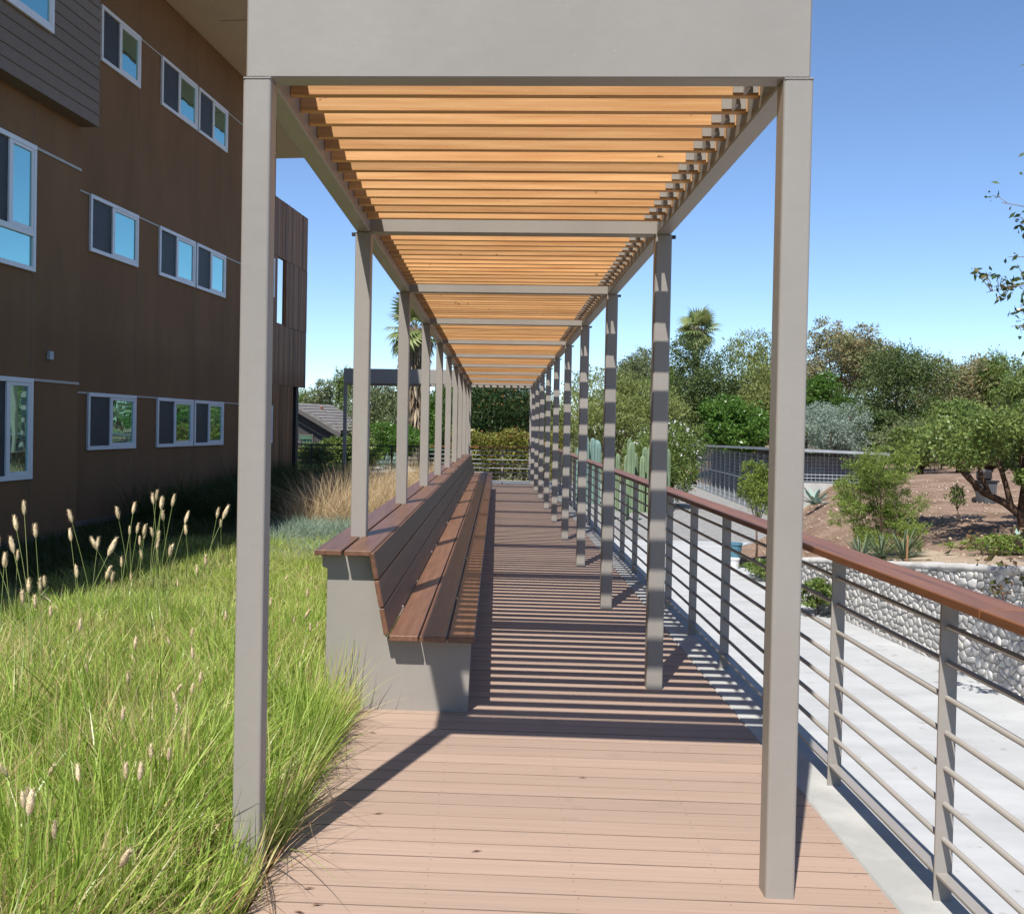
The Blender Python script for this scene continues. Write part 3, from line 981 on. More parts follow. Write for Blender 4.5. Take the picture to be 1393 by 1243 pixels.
# gable end towards the camera, standing on a pale footing
sbox(MB(), -0.02, 0.10, 0.02, 2.85, 0.0, 1.08).obj('footing', M['conc'], shed)
ew = MB()
for b_ in np.arange(0.1, 2.8, 0.12):
    ew.tube([S3(0.02, b_, 1.1), S3(0.02, b_, 1.90)], 0.007, 3, False)
for z in np.arange(1.12, 1.9, 0.10):
    ew.tube([S3(0.02, 0.05, z), S3(0.02, 2.8, z)], 0.007, 3, False)
stuff(ew.obj('wire_mesh', M['galv'], shed))
sbox(MB(), 0.6, 0.66, 0.1, 2.75, 1.0, 1.85).obj('partition', M['sheddark'], shed)
for b_ in (0.03, 2.75):
    sbox(MB(), -0.03, 0.05, b_, b_ + 0.09, 1.08, 1.95).obj('post', M['white'], shed)

# ------------------------------------------------------------------ far house
hs = thing('house', 'dark single storey house with a grey shingle gable roof beyond the fence', 'house', (-11.5, 60, -1.65), -math.atan2(1.3, 4.5))
# local: +y along the ridge, gable end at y=0
zr, ze, hw, hl = 4.45, 2.92, 2.95, 4.6
MB().prism([(-hw + .3, 0), (hw - .3, 0), (hw - .3, ze + .05), (0, zr - .12), (-hw + .3, ze + .05)], 'y', 0.4, hl).obj('wall', M['darkwall'], hs)
rf = MB().prism([(0, zr), (hw, ze), (hw, ze - 0.16), (0, zr - 0.16)], 'y', -0.2, hl + .3).obj('roof', M['shingle'], hs)
MB().lathe([(0.08, 0), (0.08, 0.30), (0.11, 0.31), (0.11, 0.36)], 10, (0.6, 2.2, zr - 0.5)).obj('chimney', M['terracotta'], rf)
for zz in range(9):
    t0, t1 = zz / 9, (zz + 1) / 9
    xa, xb_ = hw * t0, hw * t1
    za, zb_ = zr - (zr - ze) * t0, zr - (zr - ze) * t1
    MB().prism([(xa, za + 0.005), (xb_, zb_ + 0.005), (xb_, zb_ + 0.05), (xa, za + 0.012)], 'y', -0.21, hl + .31).obj('shingle_course', M['shingle'], rf)
MB().prism([(0, zr), (-hw, ze), (-hw, ze - 0.16), (0, zr - 0.16)], 'y', -0.2, hl + .3).obj('roof', M['shingle'], hs)
MB().prism([(0, zr - 0.17), (hw, ze - 0.17), (hw, ze - 0.40), (0, zr - 0.40)], 'y', -0.25, -0.21).obj('fascia', M['house_trim'], hs)
MB().box(-3.0, 1.6, -2.2, 0.35, 1.30, 1.45).obj('balcony', M['house_trim'], hs)
MB().box(-3.0, 1.6, -2.2, -2.12, 2.28, 2.36).obj('balcony_rail', M['house_trim'], hs)
for x in np.arange(-2.95, 1.6, 0.22):
    MB().box(x, x + 0.06, -2.19, -2.13, 1.45, 2.28).obj('baluster', M['house_trim'], hs)
for x in (-1.6, 0.1):
    w = MB().box(x, x + 0.9, 0.33, 0.39, 1.6, 2.7).obj('window', M['house_trim'], hs)
    MB().box(x + 0.08, x + 0.82, 0.30, 0.325, 1.68, 2.62).obj('pane', M['glass'], w)
MB().box(1.0, 2.4, -1.6, 0.38, 0.0, 1.29).obj('porch_wall', M['darkwall'], hs)
for z in np.arange(0.1, 2.6, 0.2):
    MB().box(1.45, hw - .32, 0.375, 0.40, z, z + 0.185).obj('siding_board', M['darkwall'], hs)

def at_(px, Y):
    return (px - 677.0) / 1450.0 * Y

# pale yard, umbrella and planter beyond the fence
struct(MB().box(-5.0, -2.7, 35.5, 44, -0.4, -0.10).obj('driveway', M['conc'], bevel=0.02))
um = thing('garden_umbrella', 'small white patio umbrella half hidden between far trees', 'umbrella', (at_(530, 50), 50, -0.6))
MB().tube([(0, 0, 0), (0, 0, 2.0)], 0.02, 6).obj('pole', M['white'], um)
MB().lathe([(0.32, 1.85), (0.31, 1.88), (0.16, 2.06), (0.02, 2.12)], 8).obj('canopy', M['white'], um)
pl = tag(MB().box(-0.42, 0.42, -0.25, 0.25, 0, 0.24).obj('planter', M['red'], None, bevel=0.02), 'low red planter box on the pale yard behind the fence', 'planter')
pl.location = (at_(562, 35.2), 35.2, -0.15)

# ------------------------------------------------------------------ vegetation builders
def limbs(mb, base, tops, r0, bend=0.15, n=6):
    base = Vector(base)
    for t in tops:
        t = Vector(t)
        mid = base.lerp(t, 0.5) + Vector((random.uniform(-1, 1), random.uniform(-1, 1), random.uniform(-.2, .6))) * bend * (t - base).length
        pts = []
        for k in range(6):
            u = k / 5
            pts.append(base * (1 - u) ** 2 + mid * 2 * u * (1 - u) + t * u * u)
        mb.tube(pts, [r0 * (1 - 0.8 * k / 5) for k in range(6)], n)

def tree(name, label, cat, X, Y, z0, top, r, bottom, mat, n=7000, leaf=0.17, lw=0.45, blobs=16, bark='bark', D=None, spread=1.0,
         group=None, flat=0.75, br=0.42, trunk=0.14, ry=None, seedling=None, lobes=None, inner=0.5):
    """crown of many leaf clumps between z=bottom and z=top (relative to z0), radius r"""
    t = thing(name, label, cat, (X, Y, z0), 0, group)
    ry = ry or r
    hc, hh = (top + bottom) / 2, (top - bottom) / 2
    P, DD, cs = [], [], []
    if lobes:
        spec = lobes
    else:
        spec = []
        for k in range(blobs):
            d = RNG.normal(size=3)
            d /= np.linalg.norm(d)
            q = RNG.uniform(0.35, 1.0) ** 0.5
            taper = 1.0 - 0.25 * max(0, d[2])
            c = (d[0] * q * r * 0.72 * taper, d[1] * q * ry * 0.72 * taper, hc + d[2] * q * hh * 0.78)
            s_ = br * RNG.uniform(0.6, 1.1)
            spec.append((c, (r * s_, ry * s_, hh * s_ * flat)))
        spec.append(((0, 0, hc - hh * 0.1), (r * 0.6, ry * 0.6, hh * 0.62)))
    vol = np.array([a[1][0] * a[1][2] for a in spec])
    cnt = np.maximum(40, (n * vol / vol.sum()).astype(int))
    for (c, rad), m in zip(spec, cnt):
        # leaves gather in sprays on and inside each lobe
        ns = max(6, m // 14)
        cc, dd = ellip(ns, c, rad, inner)
        idx = RNG.integers(0, ns, m)
        p = cc[idx] + RNG.normal(size=(m, 3)) * np.array(rad) * 0.13
        P.append(p)
        DD.append(dd[idx])
        cs.append(c)
    P = np.concatenate(P)
    DD = np.concatenate(DD)
    if D is not None:
        DD = np.tile(np.array(D, float), (len(P), 1))
    V, F = leaves(P, leaf, leaf * lw, DD, spread)
    link('crown', npmesh('crown', V, F, mat), t)
    mb = MB()
    fork = Vector((0, 0, max(bottom * 0.9, 0.15 * top)))
    mb.tube([(0, 0, -0.15), (0.02, 0.0, fork.z * 0.5), tuple(fork)], [trunk * 1.25, trunk, trunk * 0.85], 7)
    limbs(mb, fork, [c for c in cs[: min(len(cs), 9)]], trunk * 0.55)
    mb.obj('trunk', M[bark], t, smooth=True)
    return t

def at(px, Y):      # world x of a photo column at depth Y
    return (px - 677.0) / 1450.0 * Y

def gz(px, Y):
    return float(ground_z(at(px, Y), Y))

def zat(py, px, Y):
    return 1.6 - (py - (582 + 0.018 * (px - 677))) / 1450.0 * Y

def bgtree(label, px, hwpx, ytop, ybot, Y, mat, cat='tree', name='tree', **kw):
    kw['n'] = int(kw.get('n', 7000) * 2.4)
    kw['leaf'] = kw.get('leaf', 0.17) * 0.68
    kw['br'] = kw.get('br', 0.42) * 1.12
    hwpx *= 1.32
    ytop -= 11
    X = at(px, Y)
    z0 = float(ground_z(X, Y)) if X < float(xw(Y)) else float(bank_z(X, Y))
    return tree(name, label, cat, X, Y, z0, zat(ytop, px, Y) - z0, hwpx / 1450.0 * Y, max(0.1, zat(ybot, px, Y) - z0), mat, **kw)

BG = 'trees and tall shrubs behind the gravel yard'
bgtree('dark dense tree standing just below the fan palm crown', 942, 46, 456, 640, 58, L['dark'], n=15000, leaf=0.20, blobs=22, group=BG)
bgtree('tall yellow green feathery tree right of the fan palm', 1012, 56, 460, 600, 66, L['willow'], n=8000, leaf=0.30, lw=0.28, blobs=20, D=(0, 0, -1), spread=0.8, group=BG)
bgtree('glossy bright green bush directly over the wire enclosure roof', 1003, 46, 535, 622, 54, L['bright'], cat='bush', name='bush', n=6500, leaf=0.24, lw=0.6, blobs=16, group=BG)
bgtree('grey green round tree seen between two striped posts', 866, 38, 467, 580, 76, L['grey'], n=6000, leaf=0.24, blobs=16, group=BG)
bgtree('wide yellow green feathery shrub behind the striped posts', 838, 74, 512, 640, 50, L['willow'], cat='shrub', name='shrub', n=11000, leaf=0.26, lw=0.25, blobs=26, D=(0.1, 0, 0.7), spread=0.8, group=BG)
bgtree('light green feathery shrub at the right end of the hedge', 738, 40, 522, 640, 43, L['willow'], cat='shrub', name='shrub', n=7000, leaf=0.20, lw=0.3, blobs=18, D=(-0.3, 0, -0.4), spread=0.9, group=BG)
bgtree('dark pine tree with brown cones rising behind the hedge', 672, 62, 478, 640, 40, L['pine'], n=14000, leaf=0.20, lw=0.28, blobs=26, D=(0.3, 0, -0.6), spread=0.9, group=BG)
bgtree('tall olive brown tree highest at right of the front post', 1135, 56, 436, 560, 72, L['olive'], n=9000, leaf=0.26, blobs=22, group=BG, br=0.36)
bgtree('dark oak like tree with pointed tops in front of olive trees', 1212, 66, 462, 625, 54, L['dark'], n=11000, leaf=0.19, blobs=28, group=BG, br=0.34)
bgtree('brownish loose tree right of the dark pointed tree', 1288, 60, 474, 620, 62, L['olive'], n=8500, leaf=0.24, blobs=22, group=BG, br=0.36)
bgtree('slim blue green gum tree with bare pale stem at far right', 1343, 27, 466, 590, 60, L['mid'], n=3000, leaf=0.24, lw=0.35, blobs=11, bark='bark2', group=BG, br=0.40)
bgtree('small vivid green bush wedged above the silver shrub', 1117, 30, 516, 580, 56, L['bright'], cat='bush', name='bush', n=3500, leaf=0.20, lw=0.5, blobs=10, group=BG)
bgtree('silvery grey leaved shrub behind the end of the wire enclosure', 1130, 40, 542, 640, 44, L['silver'], cat='shrub', name='shrub', n=6000, leaf=0.15, lw=0.3, blobs=18, group=BG)
bgtree('pale olive bush beside the dark tree foot', 1240, 55, 570, 660, 44, L['grey'], cat='bush', name='bush', n=5000, leaf=0.16, blobs=14, group=BG)
bgtree('tall green tree rising at the right picture border', 1392, 50, 505, 640, 40, L['mid'], n=7000, leaf=0.16, blobs=18, group=BG)
bgtree('low grey green scrub row under the brownish tree', 1330, 70, 580, 660, 42, L['olive'], cat='bush', name='bush', n=6000, leaf=0.15, blobs=16, group=BG)
bgtree('bushy green tree at the left edge of the fan palm', 905, 30, 500, 600, 72, L['mid'], n=4000, leaf=0.22, blobs=12, group=BG)
bgtree('grey green tree filling the gap left of the front post', 1050, 40, 500, 600, 76, L['grey'], n=5000, leaf=0.25, blobs=14, group=BG)
for (px, hw, yt, Y, m_, lab) in ((1178, 44, 470, 84, 'grey', 'grey green tree top in the gap between the olive tree and dark tree'),
                                 (1250, 46, 492, 86, 'willow', 'yellowish tree top low between dark tree and brownish tree'),
                                 (1322, 44, 490, 84, 'grey', 'grey green tree behind the slim gum tree'),
                                 (1376, 40, 500, 84, 'olive', 'olive tree low behind the right border tree'),
                                 (1090, 40, 520, 84, 'grey', 'grey green tree just right of the front post, behind the vivid bush'),
                                 (1165, 60, 560, 47, 'dark', 'dark shrub mass between the silver shrub and pale olive bush'),
                                 (1290, 60, 545, 50, 'mid', 'green shrub mass under the brownish tree, behind the leaning tree'),
                                 (905, 40, 500, 80, 'willow', 'yellow green tree top behind the second striped post')):
    bgtree(lab, px, hw, yt, 640, Y, L[m_], n=5000, leaf=0.24, blobs=16, group=BG)
LG = 'trees beyond the far fence on the left'
bgtree('large grey green tree behind the pergola wing', 535, 56, 520, 640, 58, L['grey'], n=10000, leaf=0.20, blobs=22, group=LG)
bgtree('narrow pointed tree above the shingle roof', 466, 14, 494, 600, 72, L['mid'], n=3000, leaf=0.20, blobs=12, group=LG)
bgtree('round low tree just left over the shingle roof ridge', 440, 26, 528, 590, 76, L['grey'], n=3000, leaf=0.22, blobs=10, group=LG)
bgtree('bright green tree between pergola posts beside the palm trunk', 606, 30, 500, 640, 50, L['bright'], n=6000, leaf=0.18, blobs=16, group=LG)
bgtree('vivid green bush below the grey tree behind the fence', 540, 44, 582, 622, 47, L['bright'], cat='bush', name='bush', n=4500, leaf=0.15, blobs=12, group=LG)
bgtree('yellow green bush in front of the dark house', 428, 26, 612, 660, 38, L['willow'], cat='bush', name='bush', n=4500, leaf=0.10, blobs=12, group=LG)
bgtree('low light green bush beside the red planter', 590, 26, 625, 655, 36, L['bright'], cat='bush', name='bush', n=2500, leaf=0.08, blobs=9, group=LG)
for (px, hw, yt, Y, m_, lab) in ((505, 40, 535, 66, 'mid', 'green tree low behind the second left post'),
                                 (580, 36, 530, 62, 'grey', 'grey green tree at the palm trunk foot'),
                                 (632, 34, 510, 56, 'dark', 'dark tree at the last left posts, left of the pine'),
                                 (412, 24, 535, 80, 'mid', 'green tree touching the timber tower edge, over the roof'),
                                 (470, 40, 600, 40, 'mid', 'dark green bush at the house corner behind the fence')):
    bgtree(lab, px, hw, yt, 645, Y, L[m_], n=5000, leaf=0.2, blobs=16, group=LG)
# far treeline that reads as one mass, plus an unseen rear ring added to block horizon glow
n = 26000
ang = RNG.uniform(-math.pi, math.pi, n)
front = np.abs(ang) < 0.8
dist = np.where(front, RNG.uniform(84, 100, n), RNG.uniform(100, 125, n))
top = 4.6 + 1.1 * np.sin(ang * 23) + 0.8 * np.sin(ang * 57 + 1)
zz = RNG.uniform(0, 1, n) ** 0.8 * top
Pl = np.stack([np.sin(ang) * dist, np.cos(ang) * dist, -1.7 + zz], 1)
V, F = leaves(Pl, np.where(front, 0.55, 2.0)[:, None], np.where(front, 0.4, 1.5)[:, None])
stuff(link('treeline', npmesh('treeline', V, F, L['grey'])))

# hedge at the end of the deck
hd = thing('hedge', 'clipped yellow green hedge behind the rods at the walkway end', 'hedge', (0.1, PYE + 4.2, 0))
n = 16000
P = np.stack([RNG.uniform(-2.1, 2.2, n), RNG.uniform(-0.45, 0.45, n), RNG.uniform(-0.05, 1.0, n) * 1.48], 1)
P[:, 2] += 0.10 * np.sin(P[:, 0] * 4) + RNG.normal(size=n) * 0.05
keep = (np.abs(P[:, 1]) > 0.2) | (P[:, 2] > 1.0)
V, F = leaves(P[keep], 0.085, 0.05, np.tile(np.array([0, -0.5, 0.6]), (keep.sum(), 1)), 1.0)
link('foliage', npmesh('foliage', V, F, L['hedge']), hd)
mb = MB()
for x in np.arange(-1.7, 1.7, 0.35):
    limbs(mb, (x, 0, -0.1), [(x + random.uniform(-.2, .2), random.uniform(-.2, .2), 1.1) for _ in range(3)], 0.02, n=4)
mb.obj('branch', M['bark'], hd)

# oleander with white flowers
ol = bgtree('rounded grey green shrub dotted with white flowers by the cactus', 905, 48, 566, 690, 35, L['mid'], cat='shrub', name='shrub', n=9000, leaf=0.13, lw=0.35, blobs=20)
c, _ = ellip(120, (0, 0, 1.75), (1.15, 1.1, 1.15), 0.93)
c = c[(c[:, 2] > 1.5) & (c[:, 1] < 0.5)]
V, F = leaves(np.repeat(c, 3, 0) + RNG.normal(size=(len(c) * 3, 3)) * 0.03, 0.07, 0.06)
link('blossom', npmesh('blossom', V, F, L['petal']), ol)

# columnar cacti
def cactus(label, px, Y, cols, mat, group):
    X = at(px, Y)
    t = thing('cactus', label, 'cactus', (X, Y, float(ground_z(X, Y))), 0, group)
    for (dx, dy, h, r) in cols:
        nr = 16
        vs, fs = [], []
        prof = [(0.9, -0.1), (1, 0.2), (1.0, h * 0.6), (0.96, h * 0.9), (0.75, h - 0.07), (0.35, h - 0.01), (0.05, h)]
        for q, z in prof:
            for k in range(nr):
                a = 2 * math.pi * k / nr
                rr_ = r * q * (1.0 if k % 2 else 0.74)
                vs.append((dx + rr_ * math.cos(a), dy + rr_ * math.sin(a), z))
        for i in range(len(prof) - 1):
            for k in range(nr):
                fs.append((i * nr + k, i * nr + (k + 1) % nr, (i + 1) * nr + (k + 1) % nr, (i + 1) * nr + k))
        fs.append(tuple(range((len(prof) - 1) * nr, len(prof) * nr)))
        mb = MB()
        mb.add(vs, fs)
        mb.obj('column', mat, t)
    return t
random.seed(3)
cactus('tall green columnar cactus clump behind the striped posts', 872, 33, [(random.uniform(-.85, .85), random.uniform(-.4, .4), random.uniform(1.5, 2.3), random.uniform(.07, .11)) for _ in range(20)], L['cactus'], 'columnar cacti')
cactus('bluish columnar cactus of few stems farther down the railing', 802, 36, [(random.uniform(-.35, .35), random.uniform(-.3, .3), random.uniform(1.6, 2.8), random.uniform(.09, .12)) for _ in range(6)], L['bluecactus'], 'columnar cacti')
cactus('short green cactus stems at the foot of the yellow green shrub', 845, 30, [(random.uniform(-.5, .5), random.uniform(-.3, .3), random.uniform(0.7, 1.4), random.uniform(.06, .09)) for _ in range(8)], L['cactus'], 'columnar cacti')

# fan palms
def frond_mesh():
    V, F = [], []
    n = 18
    for k in range(n):
        a = math.radians(-125 + 250 * k / (n - 1))
        d = Vector((math.sin(a), math.cos(a), 0))
        s_ = Vector((d.y, -d.x, 0))
        b0 = Vector((0, 0.75, 0))
        l = 0.85 - 0.15 * abs(math.sin(a))
        o = len(V)
        V += [b0 + s_ * 0.012, b0 - s_ * 0.012, b0 + d * l * 0.6 - s_ * 0.05 + Vector((0, 0, -0.04)), b0 + d * l * 0.6 + s_ * 0.05 + Vector((0, 0, -0.04)),
              b0 + d * l + Vector((0, 0, -0.26))]
        F += [(o, o + 1, o + 2, o + 3), (o + 3, o + 2, o + 4)]
    o = len(V)
    V += [(-0.025, 0, 0), (0.025, 0, 0), (0.02, 0.78, 0), (-0.02, 0.78, 0), (0, 0.4, -0.03)]
    F += [(o, o + 1, o + 2, o + 3)]
    mb = MB()
    mb.add(V, F)
    return mb.mesh('frond', L['palm'])
FR = frond_mesh()
def palm(label, px, Y, ycrown, skirt, group, sc_=1.0):
    X = at(px, Y)
    z0 = float(ground_z(X, Y))
    t = thing('fan_palm', label, 'palm tree', (X, Y, z0), 0, group)
    h = zat(ycrown, px, Y) - z0
    tr = MB()
    pts = [(0.05 * math.sin(k), 0.04 * math.cos(k * 1.3), h * k / 14 - 0.1) for k in range(15)]
    tr.tube(pts, [0.30 - 0.006 * k + (0.025 if k % 2 else 0) for k in range(15)], 10)
    tr.obj('trunk', M['bark2'], t)
    if skirt:
        n = 900
        az = RNG.uniform(0, 2 * np.pi, n)
        rr_ = RNG.uniform(0.25, 0.75, n) * sc_
        zz_ = h - 0.2 - RNG.uniform(0, 1, n) ** 1.1 * skirt
        rr_ *= 1 - 0.45 * (h - zz_) / (skirt + .2)
        P = np.stack([np.cos(az) * rr_, np.sin(az) * rr_, zz_], 1)
        D = np.stack([np.cos(az) * 0.3, np.sin(az) * 0.3, -np.ones(n)], 1)
        V, F = leaves(P, 0.9, 0.10, D, 0.25)
        link('dead_skirt', npmesh('dead_skirt', V, F, L['skirt']), t)
    for k in range(30):
        f = link('frond', FR, t, (0, 0, h))
        f.rotation_euler = (math.radians(random.choice((75, 55, 35, 15, 0, -20, -40)) + random.uniform(-9, 9)), random.uniform(-.3, .3), random.uniform(0, 6.28))
        s_ = random.uniform(0.85, 1.15) * sc_
        f.scale = (s_, s_, s_)
    return t
palm('fan palm with green crown and hanging dead fronds behind left posts', 562, 50, 447, 4.6, 'fan palms', 1.1)
palm('fan palm crown above the dark tree right of striped posts', 942, 74, 450, 0.9, 'fan palms', 1.1)

# the leaning tree on the bank at right
lt = thing('tree', 'leaning tree with twisted dark trunk and wide crown on the dirt bank', 'tree', (0, 0, 0))
tb = Vector((8.70, 18.0, float(bank_z(8.7, 18.0)) - 0.1))
mb = MB()
mb.tube([tb, (8.62, 18, 0.33), (8.35, 17.95, 0.52), (8.0, 17.95, 0.68), (7.72, 17.9, 0.92), (7.45, 17.9, 1.2)], [0.08, 0.072, 0.062, 0.053, 0.04, 0.024], 8)
mb.tube([(7.9, 17.95, 0.72), (7.75, 18, 1.0), (7.62, 18.1, 1.35)], [0.045, 0.034, 0.02], 6)
mb.tube([(8.1, 17.95, 0.64), (7.98, 18, 0.95), (7.9, 18.1, 1.4)], [0.042, 0.034, 0.02], 6)
mb.tube([(8.45, 17.95, 0.45), (8.38, 18, 0.8), (8.25, 18, 1.2), (8.2, 18.1, 1.7)], [0.052, 0.042, 0.036, 0.022], 6)
mb.tube([(8.62, 18, 0.3), (8.72, 18.1, 0.8), (8.66, 18.1, 1.3), (8.9, 18.2, 2.0)], [0.065, 0.055, 0.045, 0.025], 7)
mb.tube([(8.62, 18, 0.3), (9.1, 18, 0.9), (9.6, 18.1, 1.6)], [0.065, 0.05, 0.03], 7)
mb.obj('trunk', M['bark'], lt, smooth=True)
P, DD = [], []
random.seed(21)
for k in range(46):
    cx = random.uniform(6.9, 10.6)
    lowz = 1.15 + (0.12 if cx < 7.6 else 0)
    hi = np.interp(cx, [6.9, 7.3, 8.2, 9.0, 10.6], [1.5, 1.75, 1.85, 2.1, 2.6])
    c = (cx, 18 + random.uniform(-1.3, 1.4), random.uniform(lowz, hi))
    r_ = random.uniform(0.22, 0.42)
    q, d = ellip(520, c, (r_ * 1.25, r_ * 1.25, r_ * 0.75), 0.4)
    P.append(q)
    DD.append(d)
for c, r_ in (((8.95, 17.7, 0.75), 0.32), ((9.2, 17.6, 0.5), 0.35), ((8.55, 17.7, 0.95), 0.2), ((8.95, 17.3, 0.95), 0.35), ((9.3, 17.4, 0.9), 0.4), ((8.8, 17.4, 1.2), 0.3)):
    q, d = ellip(420, c, (r_, r_, r_ * 0.8), 0.3)
    P.append(q)
    DD.append(d)
P = np.concatenate(P)
V, F = leaves(P, 0.07, 0.034, np.concatenate(DD), 1.0)
link('crown', npmesh('crown', V, F, L['mid']), lt)

# near tree at the right border: thin twigs reach into the picture
nt_ = thing('tree', 'near broadleaf tree whose thin twigs reach in at the right border', 'tree', (0, 0, 0))
mb = MB()
bx, by = 6.6, 9.2
bz = float(bank_z(bx, by)) - 0.1
mb.tube([(bx, by, bz), (bx - .05, by, 2.0), (bx - .1, by, 3.6), (bx - .1, by, 5.4)], [0.11, 0.09, 0.07, 0.03], 8)
tw = []
def twig(p0, p1, r0=0.012, nleaf=40, bend=0.12, sub=6):
    p0, p1 = Vector(p0), Vector(p1)
    L_ = (p1 - p0).length
    mid = p0.lerp(p1, 0.5) + Vector((random.uniform(-1, 1), random.uniform(-1, 1), random.uniform(0, 1))) * bend * L_
    pts = [p0 * (1 - u) ** 2 + mid * 2 * u * (1 - u) + p1 * u * u for u in [k / 7 for k in range(8)]]
    mb.tube(pts, [r0 * (1 - 0.75 * k / 7) for k in range(8)], 5)
    for _ in range(sub):
        u = random.uniform(0.45, 1.0)
        a = p0 * (1 - u) ** 2 + mid * 2 * u * (1 - u) + p1 * u * u
        e = a + Vector((random.uniform(-.16, .10), random.uniform(-.14, .14), random.uniform(-.10, .16)))
        mb.tube([a, a.lerp(e, .5) + Vector((0, 0, .015)), e], [0.004, 0.003, 0.002], 4)
        for _ in range(max(1, nleaf // sub)):
            tw.append((e + Vector((random.gauss(0, .035), random.gauss(0, .035), random.gauss(0, .03)))))
random.seed(5)
def nx(px, Y=9.0):
    return at(px, Y)
for (sx, sy, ex, ey, nl, sub) in ((1480, 380, 1322, 402, 110, 12), (1480, 420, 1345, 395, 90, 10), (1470, 330, 1335, 285, 60, 8), (1460, 360, 1350, 355, 60, 7),
                                  (1470, 120, 1378, 98, 44, 6), (1470, 215, 1384, 205, 30, 4), (1470, 260, 1388, 240, 40, 4), (1480, 300, 1380, 330, 40, 5),
                                  (1480, 470, 1380, 460, 26, 4), (1480, 440, 1352, 448, 0, 4), (1480, 520, 1376, 530, 50, 6), (1480, 560, 1385, 570, 60, 5),
                                  (1470, 150, 1384, 140, 26, 4), (1475, 180, 1388, 168, 24, 4), (1470, 232, 1378, 226, 30, 4), (1475, 250, 1384, 262, 30, 4), (1475, 310, 1366, 312, 44, 5), (1475, 345, 1362, 338, 40, 5),
                                  (1478, 400, 1366, 420, 50, 6), (1478, 430, 1372, 446, 30, 5), (1478, 500, 1380, 492, 40, 5), (1478, 540, 1366, 548, 46, 6), (1478, 120, 1376, 84, 22, 3)):
    twig((nx(sx), 9.0 + random.uniform(-.1, .1), zat(sy, sx, 9)), (nx(ex), 9.0 + random.uniform(-.06, .06), zat(ey, ex, 9)), 0.010, nl, 0.1, sub)
for (sx, sy, ex, ey) in ((1480, 380, 1660, 330), (1480, 560, 1660, 480), (1470, 120, 1650, 170), (1480, 440, 1655, 400), (1470, 240, 1655, 250), (1480, 300, 1655, 300), (1460, 360, 1655, 330)):
    mb.tube([(nx(ex), 9.15, zat(ey, ex, 9)), (nx((sx + ex) / 2), 9.1, zat((sy + ey) / 2 - 12, ex, 9)), (nx(sx), 9.0, zat(sy, sx, 9))], [0.03, 0.02, 0.011], 6)
V, F = leaves(np.array([tuple(p) for p in tw]), 0.062, 0.026, None)
nl_obj = link('foliage', npmesh('foliage', V, F, L['sprig']), nt_)
P, DD = [], []
for k in range(80):
    c = (random.uniform(5.1, 8.2), random.uniform(8.2, 10.6), random.uniform(2.6, 5.6))
    if c[0] / c[1] < 0.55:
        continue
    q, d = ellip(230, c, (0.40, 0.40, 0.32), 0.4)
    P.append(q)
    DD.append(d)
V, F = leaves(np.concatenate(P), 0.065, 0.03, np.concatenate(DD), 1.0)
link('crown', npmesh('crown', V, F, L['sprig']), nt_)
mb.obj('trunk', M['bark2'], nt_, smooth=True)

# drooping reddish sprigs over the wall
vs_ = thing('vine', 'thin trailing vine with reddish leaves hanging over the stone wall', 'vine', (0, 0, 0))
mb = MB()
tw = []
for (sx, sy, ex, ey, nl, sub) in ((1470, 745, 1330, 750, 34, 8), (1470, 775, 1345, 775, 24, 6), (1480, 760, 1300, 742, 18, 6), (1470, 720, 1370, 735, 30, 6), (1470, 805, 1350, 800, 16, 5), (1470, 790, 1355, 815, 20, 5)):
    Yv = 9.9
    twig((at(sx, Yv), Yv, zat(sy, sx, Yv)), (at(ex, Yv), Yv + random.uniform(-.2, .2), zat(ey, ex, Yv)), 0.006, nl, 0.08, sub)
V, F = leaves(np.array([tuple(p) for p in tw]), 0.07, 0.045, None)
link('foliage', npmesh('foliage', V, F, L['redsprig']), vs_)
mb.obj('stem', M['bark'], vs_)

# fine leaved shrub on the bank and the yuccas below it
def bz_(X, Y):
    return float(bank_z(X, Y))
X, Y = 5.55, 15.6
random.seed(31)
lob = []
for k in range(46):
    a, q = random.uniform(0, 6.28), random.uniform(0.1, 1.0) ** 0.6
    zz_ = random.uniform(0.22, 1.5)
    rad = 0.72 * (1 - 0.55 * abs(zz_ - 0.72) / 0.8) * q
    lob.append(((math.cos(a) * rad - 0.03, math.sin(a) * rad, zz_), (random.uniform(.13, .24), random.uniform(.13, .24), random.uniform(.10, .22))))
tree('shrub', 'rounded fine leaved bright green shrub above the stone wall', 'shrub', X, Y, bz_(X, Y), 1.62, 0.74, 0.18, L['fine'], n=26000, leaf=0.05, lw=0.2, lobes=lob, D=(0, 0, 0.35), spread=1.0, trunk=0.022, inner=0.15)
X, Y = 4.82, 20.0
tree('shrub', 'thin olive green shrub tied to a stake beside the front post', 'shrub', X, Y, bz_(X, Y), 2.05, 0.42, 0.85, L['fine'], n=6000, leaf=0.06, lw=0.25, blobs=16, br=0.42, trunk=0.02, inner=0.2, bark='bark')
X, Y = 8.45, 20.0
tree('plant', 'small dark sapling standing alone on the bare dirt', 'plant', X, Y, bz_(X, Y), 0.62, 0.22, 0.18, L['mid'], n=1400, leaf=0.05, lw=0.2, blobs=9, D=(0, 0, 1), spread=0.7, trunk=0.012)
X, Y = 4.75, 19.0
tree('plant', 'low leafy plants edging the path beside pots', 'plant', X - .15, Y - .6, bz_(X - .15, Y - .6), 0.40, 0.52, 0.03, L['mid'], n=3000, leaf=0.05, lw=0.5, blobs=12, trunk=0.008, ry=0.8)
X, Y = 4.55, 15.0
tree('plant', 'green leafy plant growing up against the stone wall face', 'plant', X - .08, Y, -0.9, 0.62, 0.34, 0.05, L['mid'], n=2600, leaf=0.06, lw=0.4, blobs=10, trunk=0.01, ry=0.55)
X, Y = 6.9, 14.9
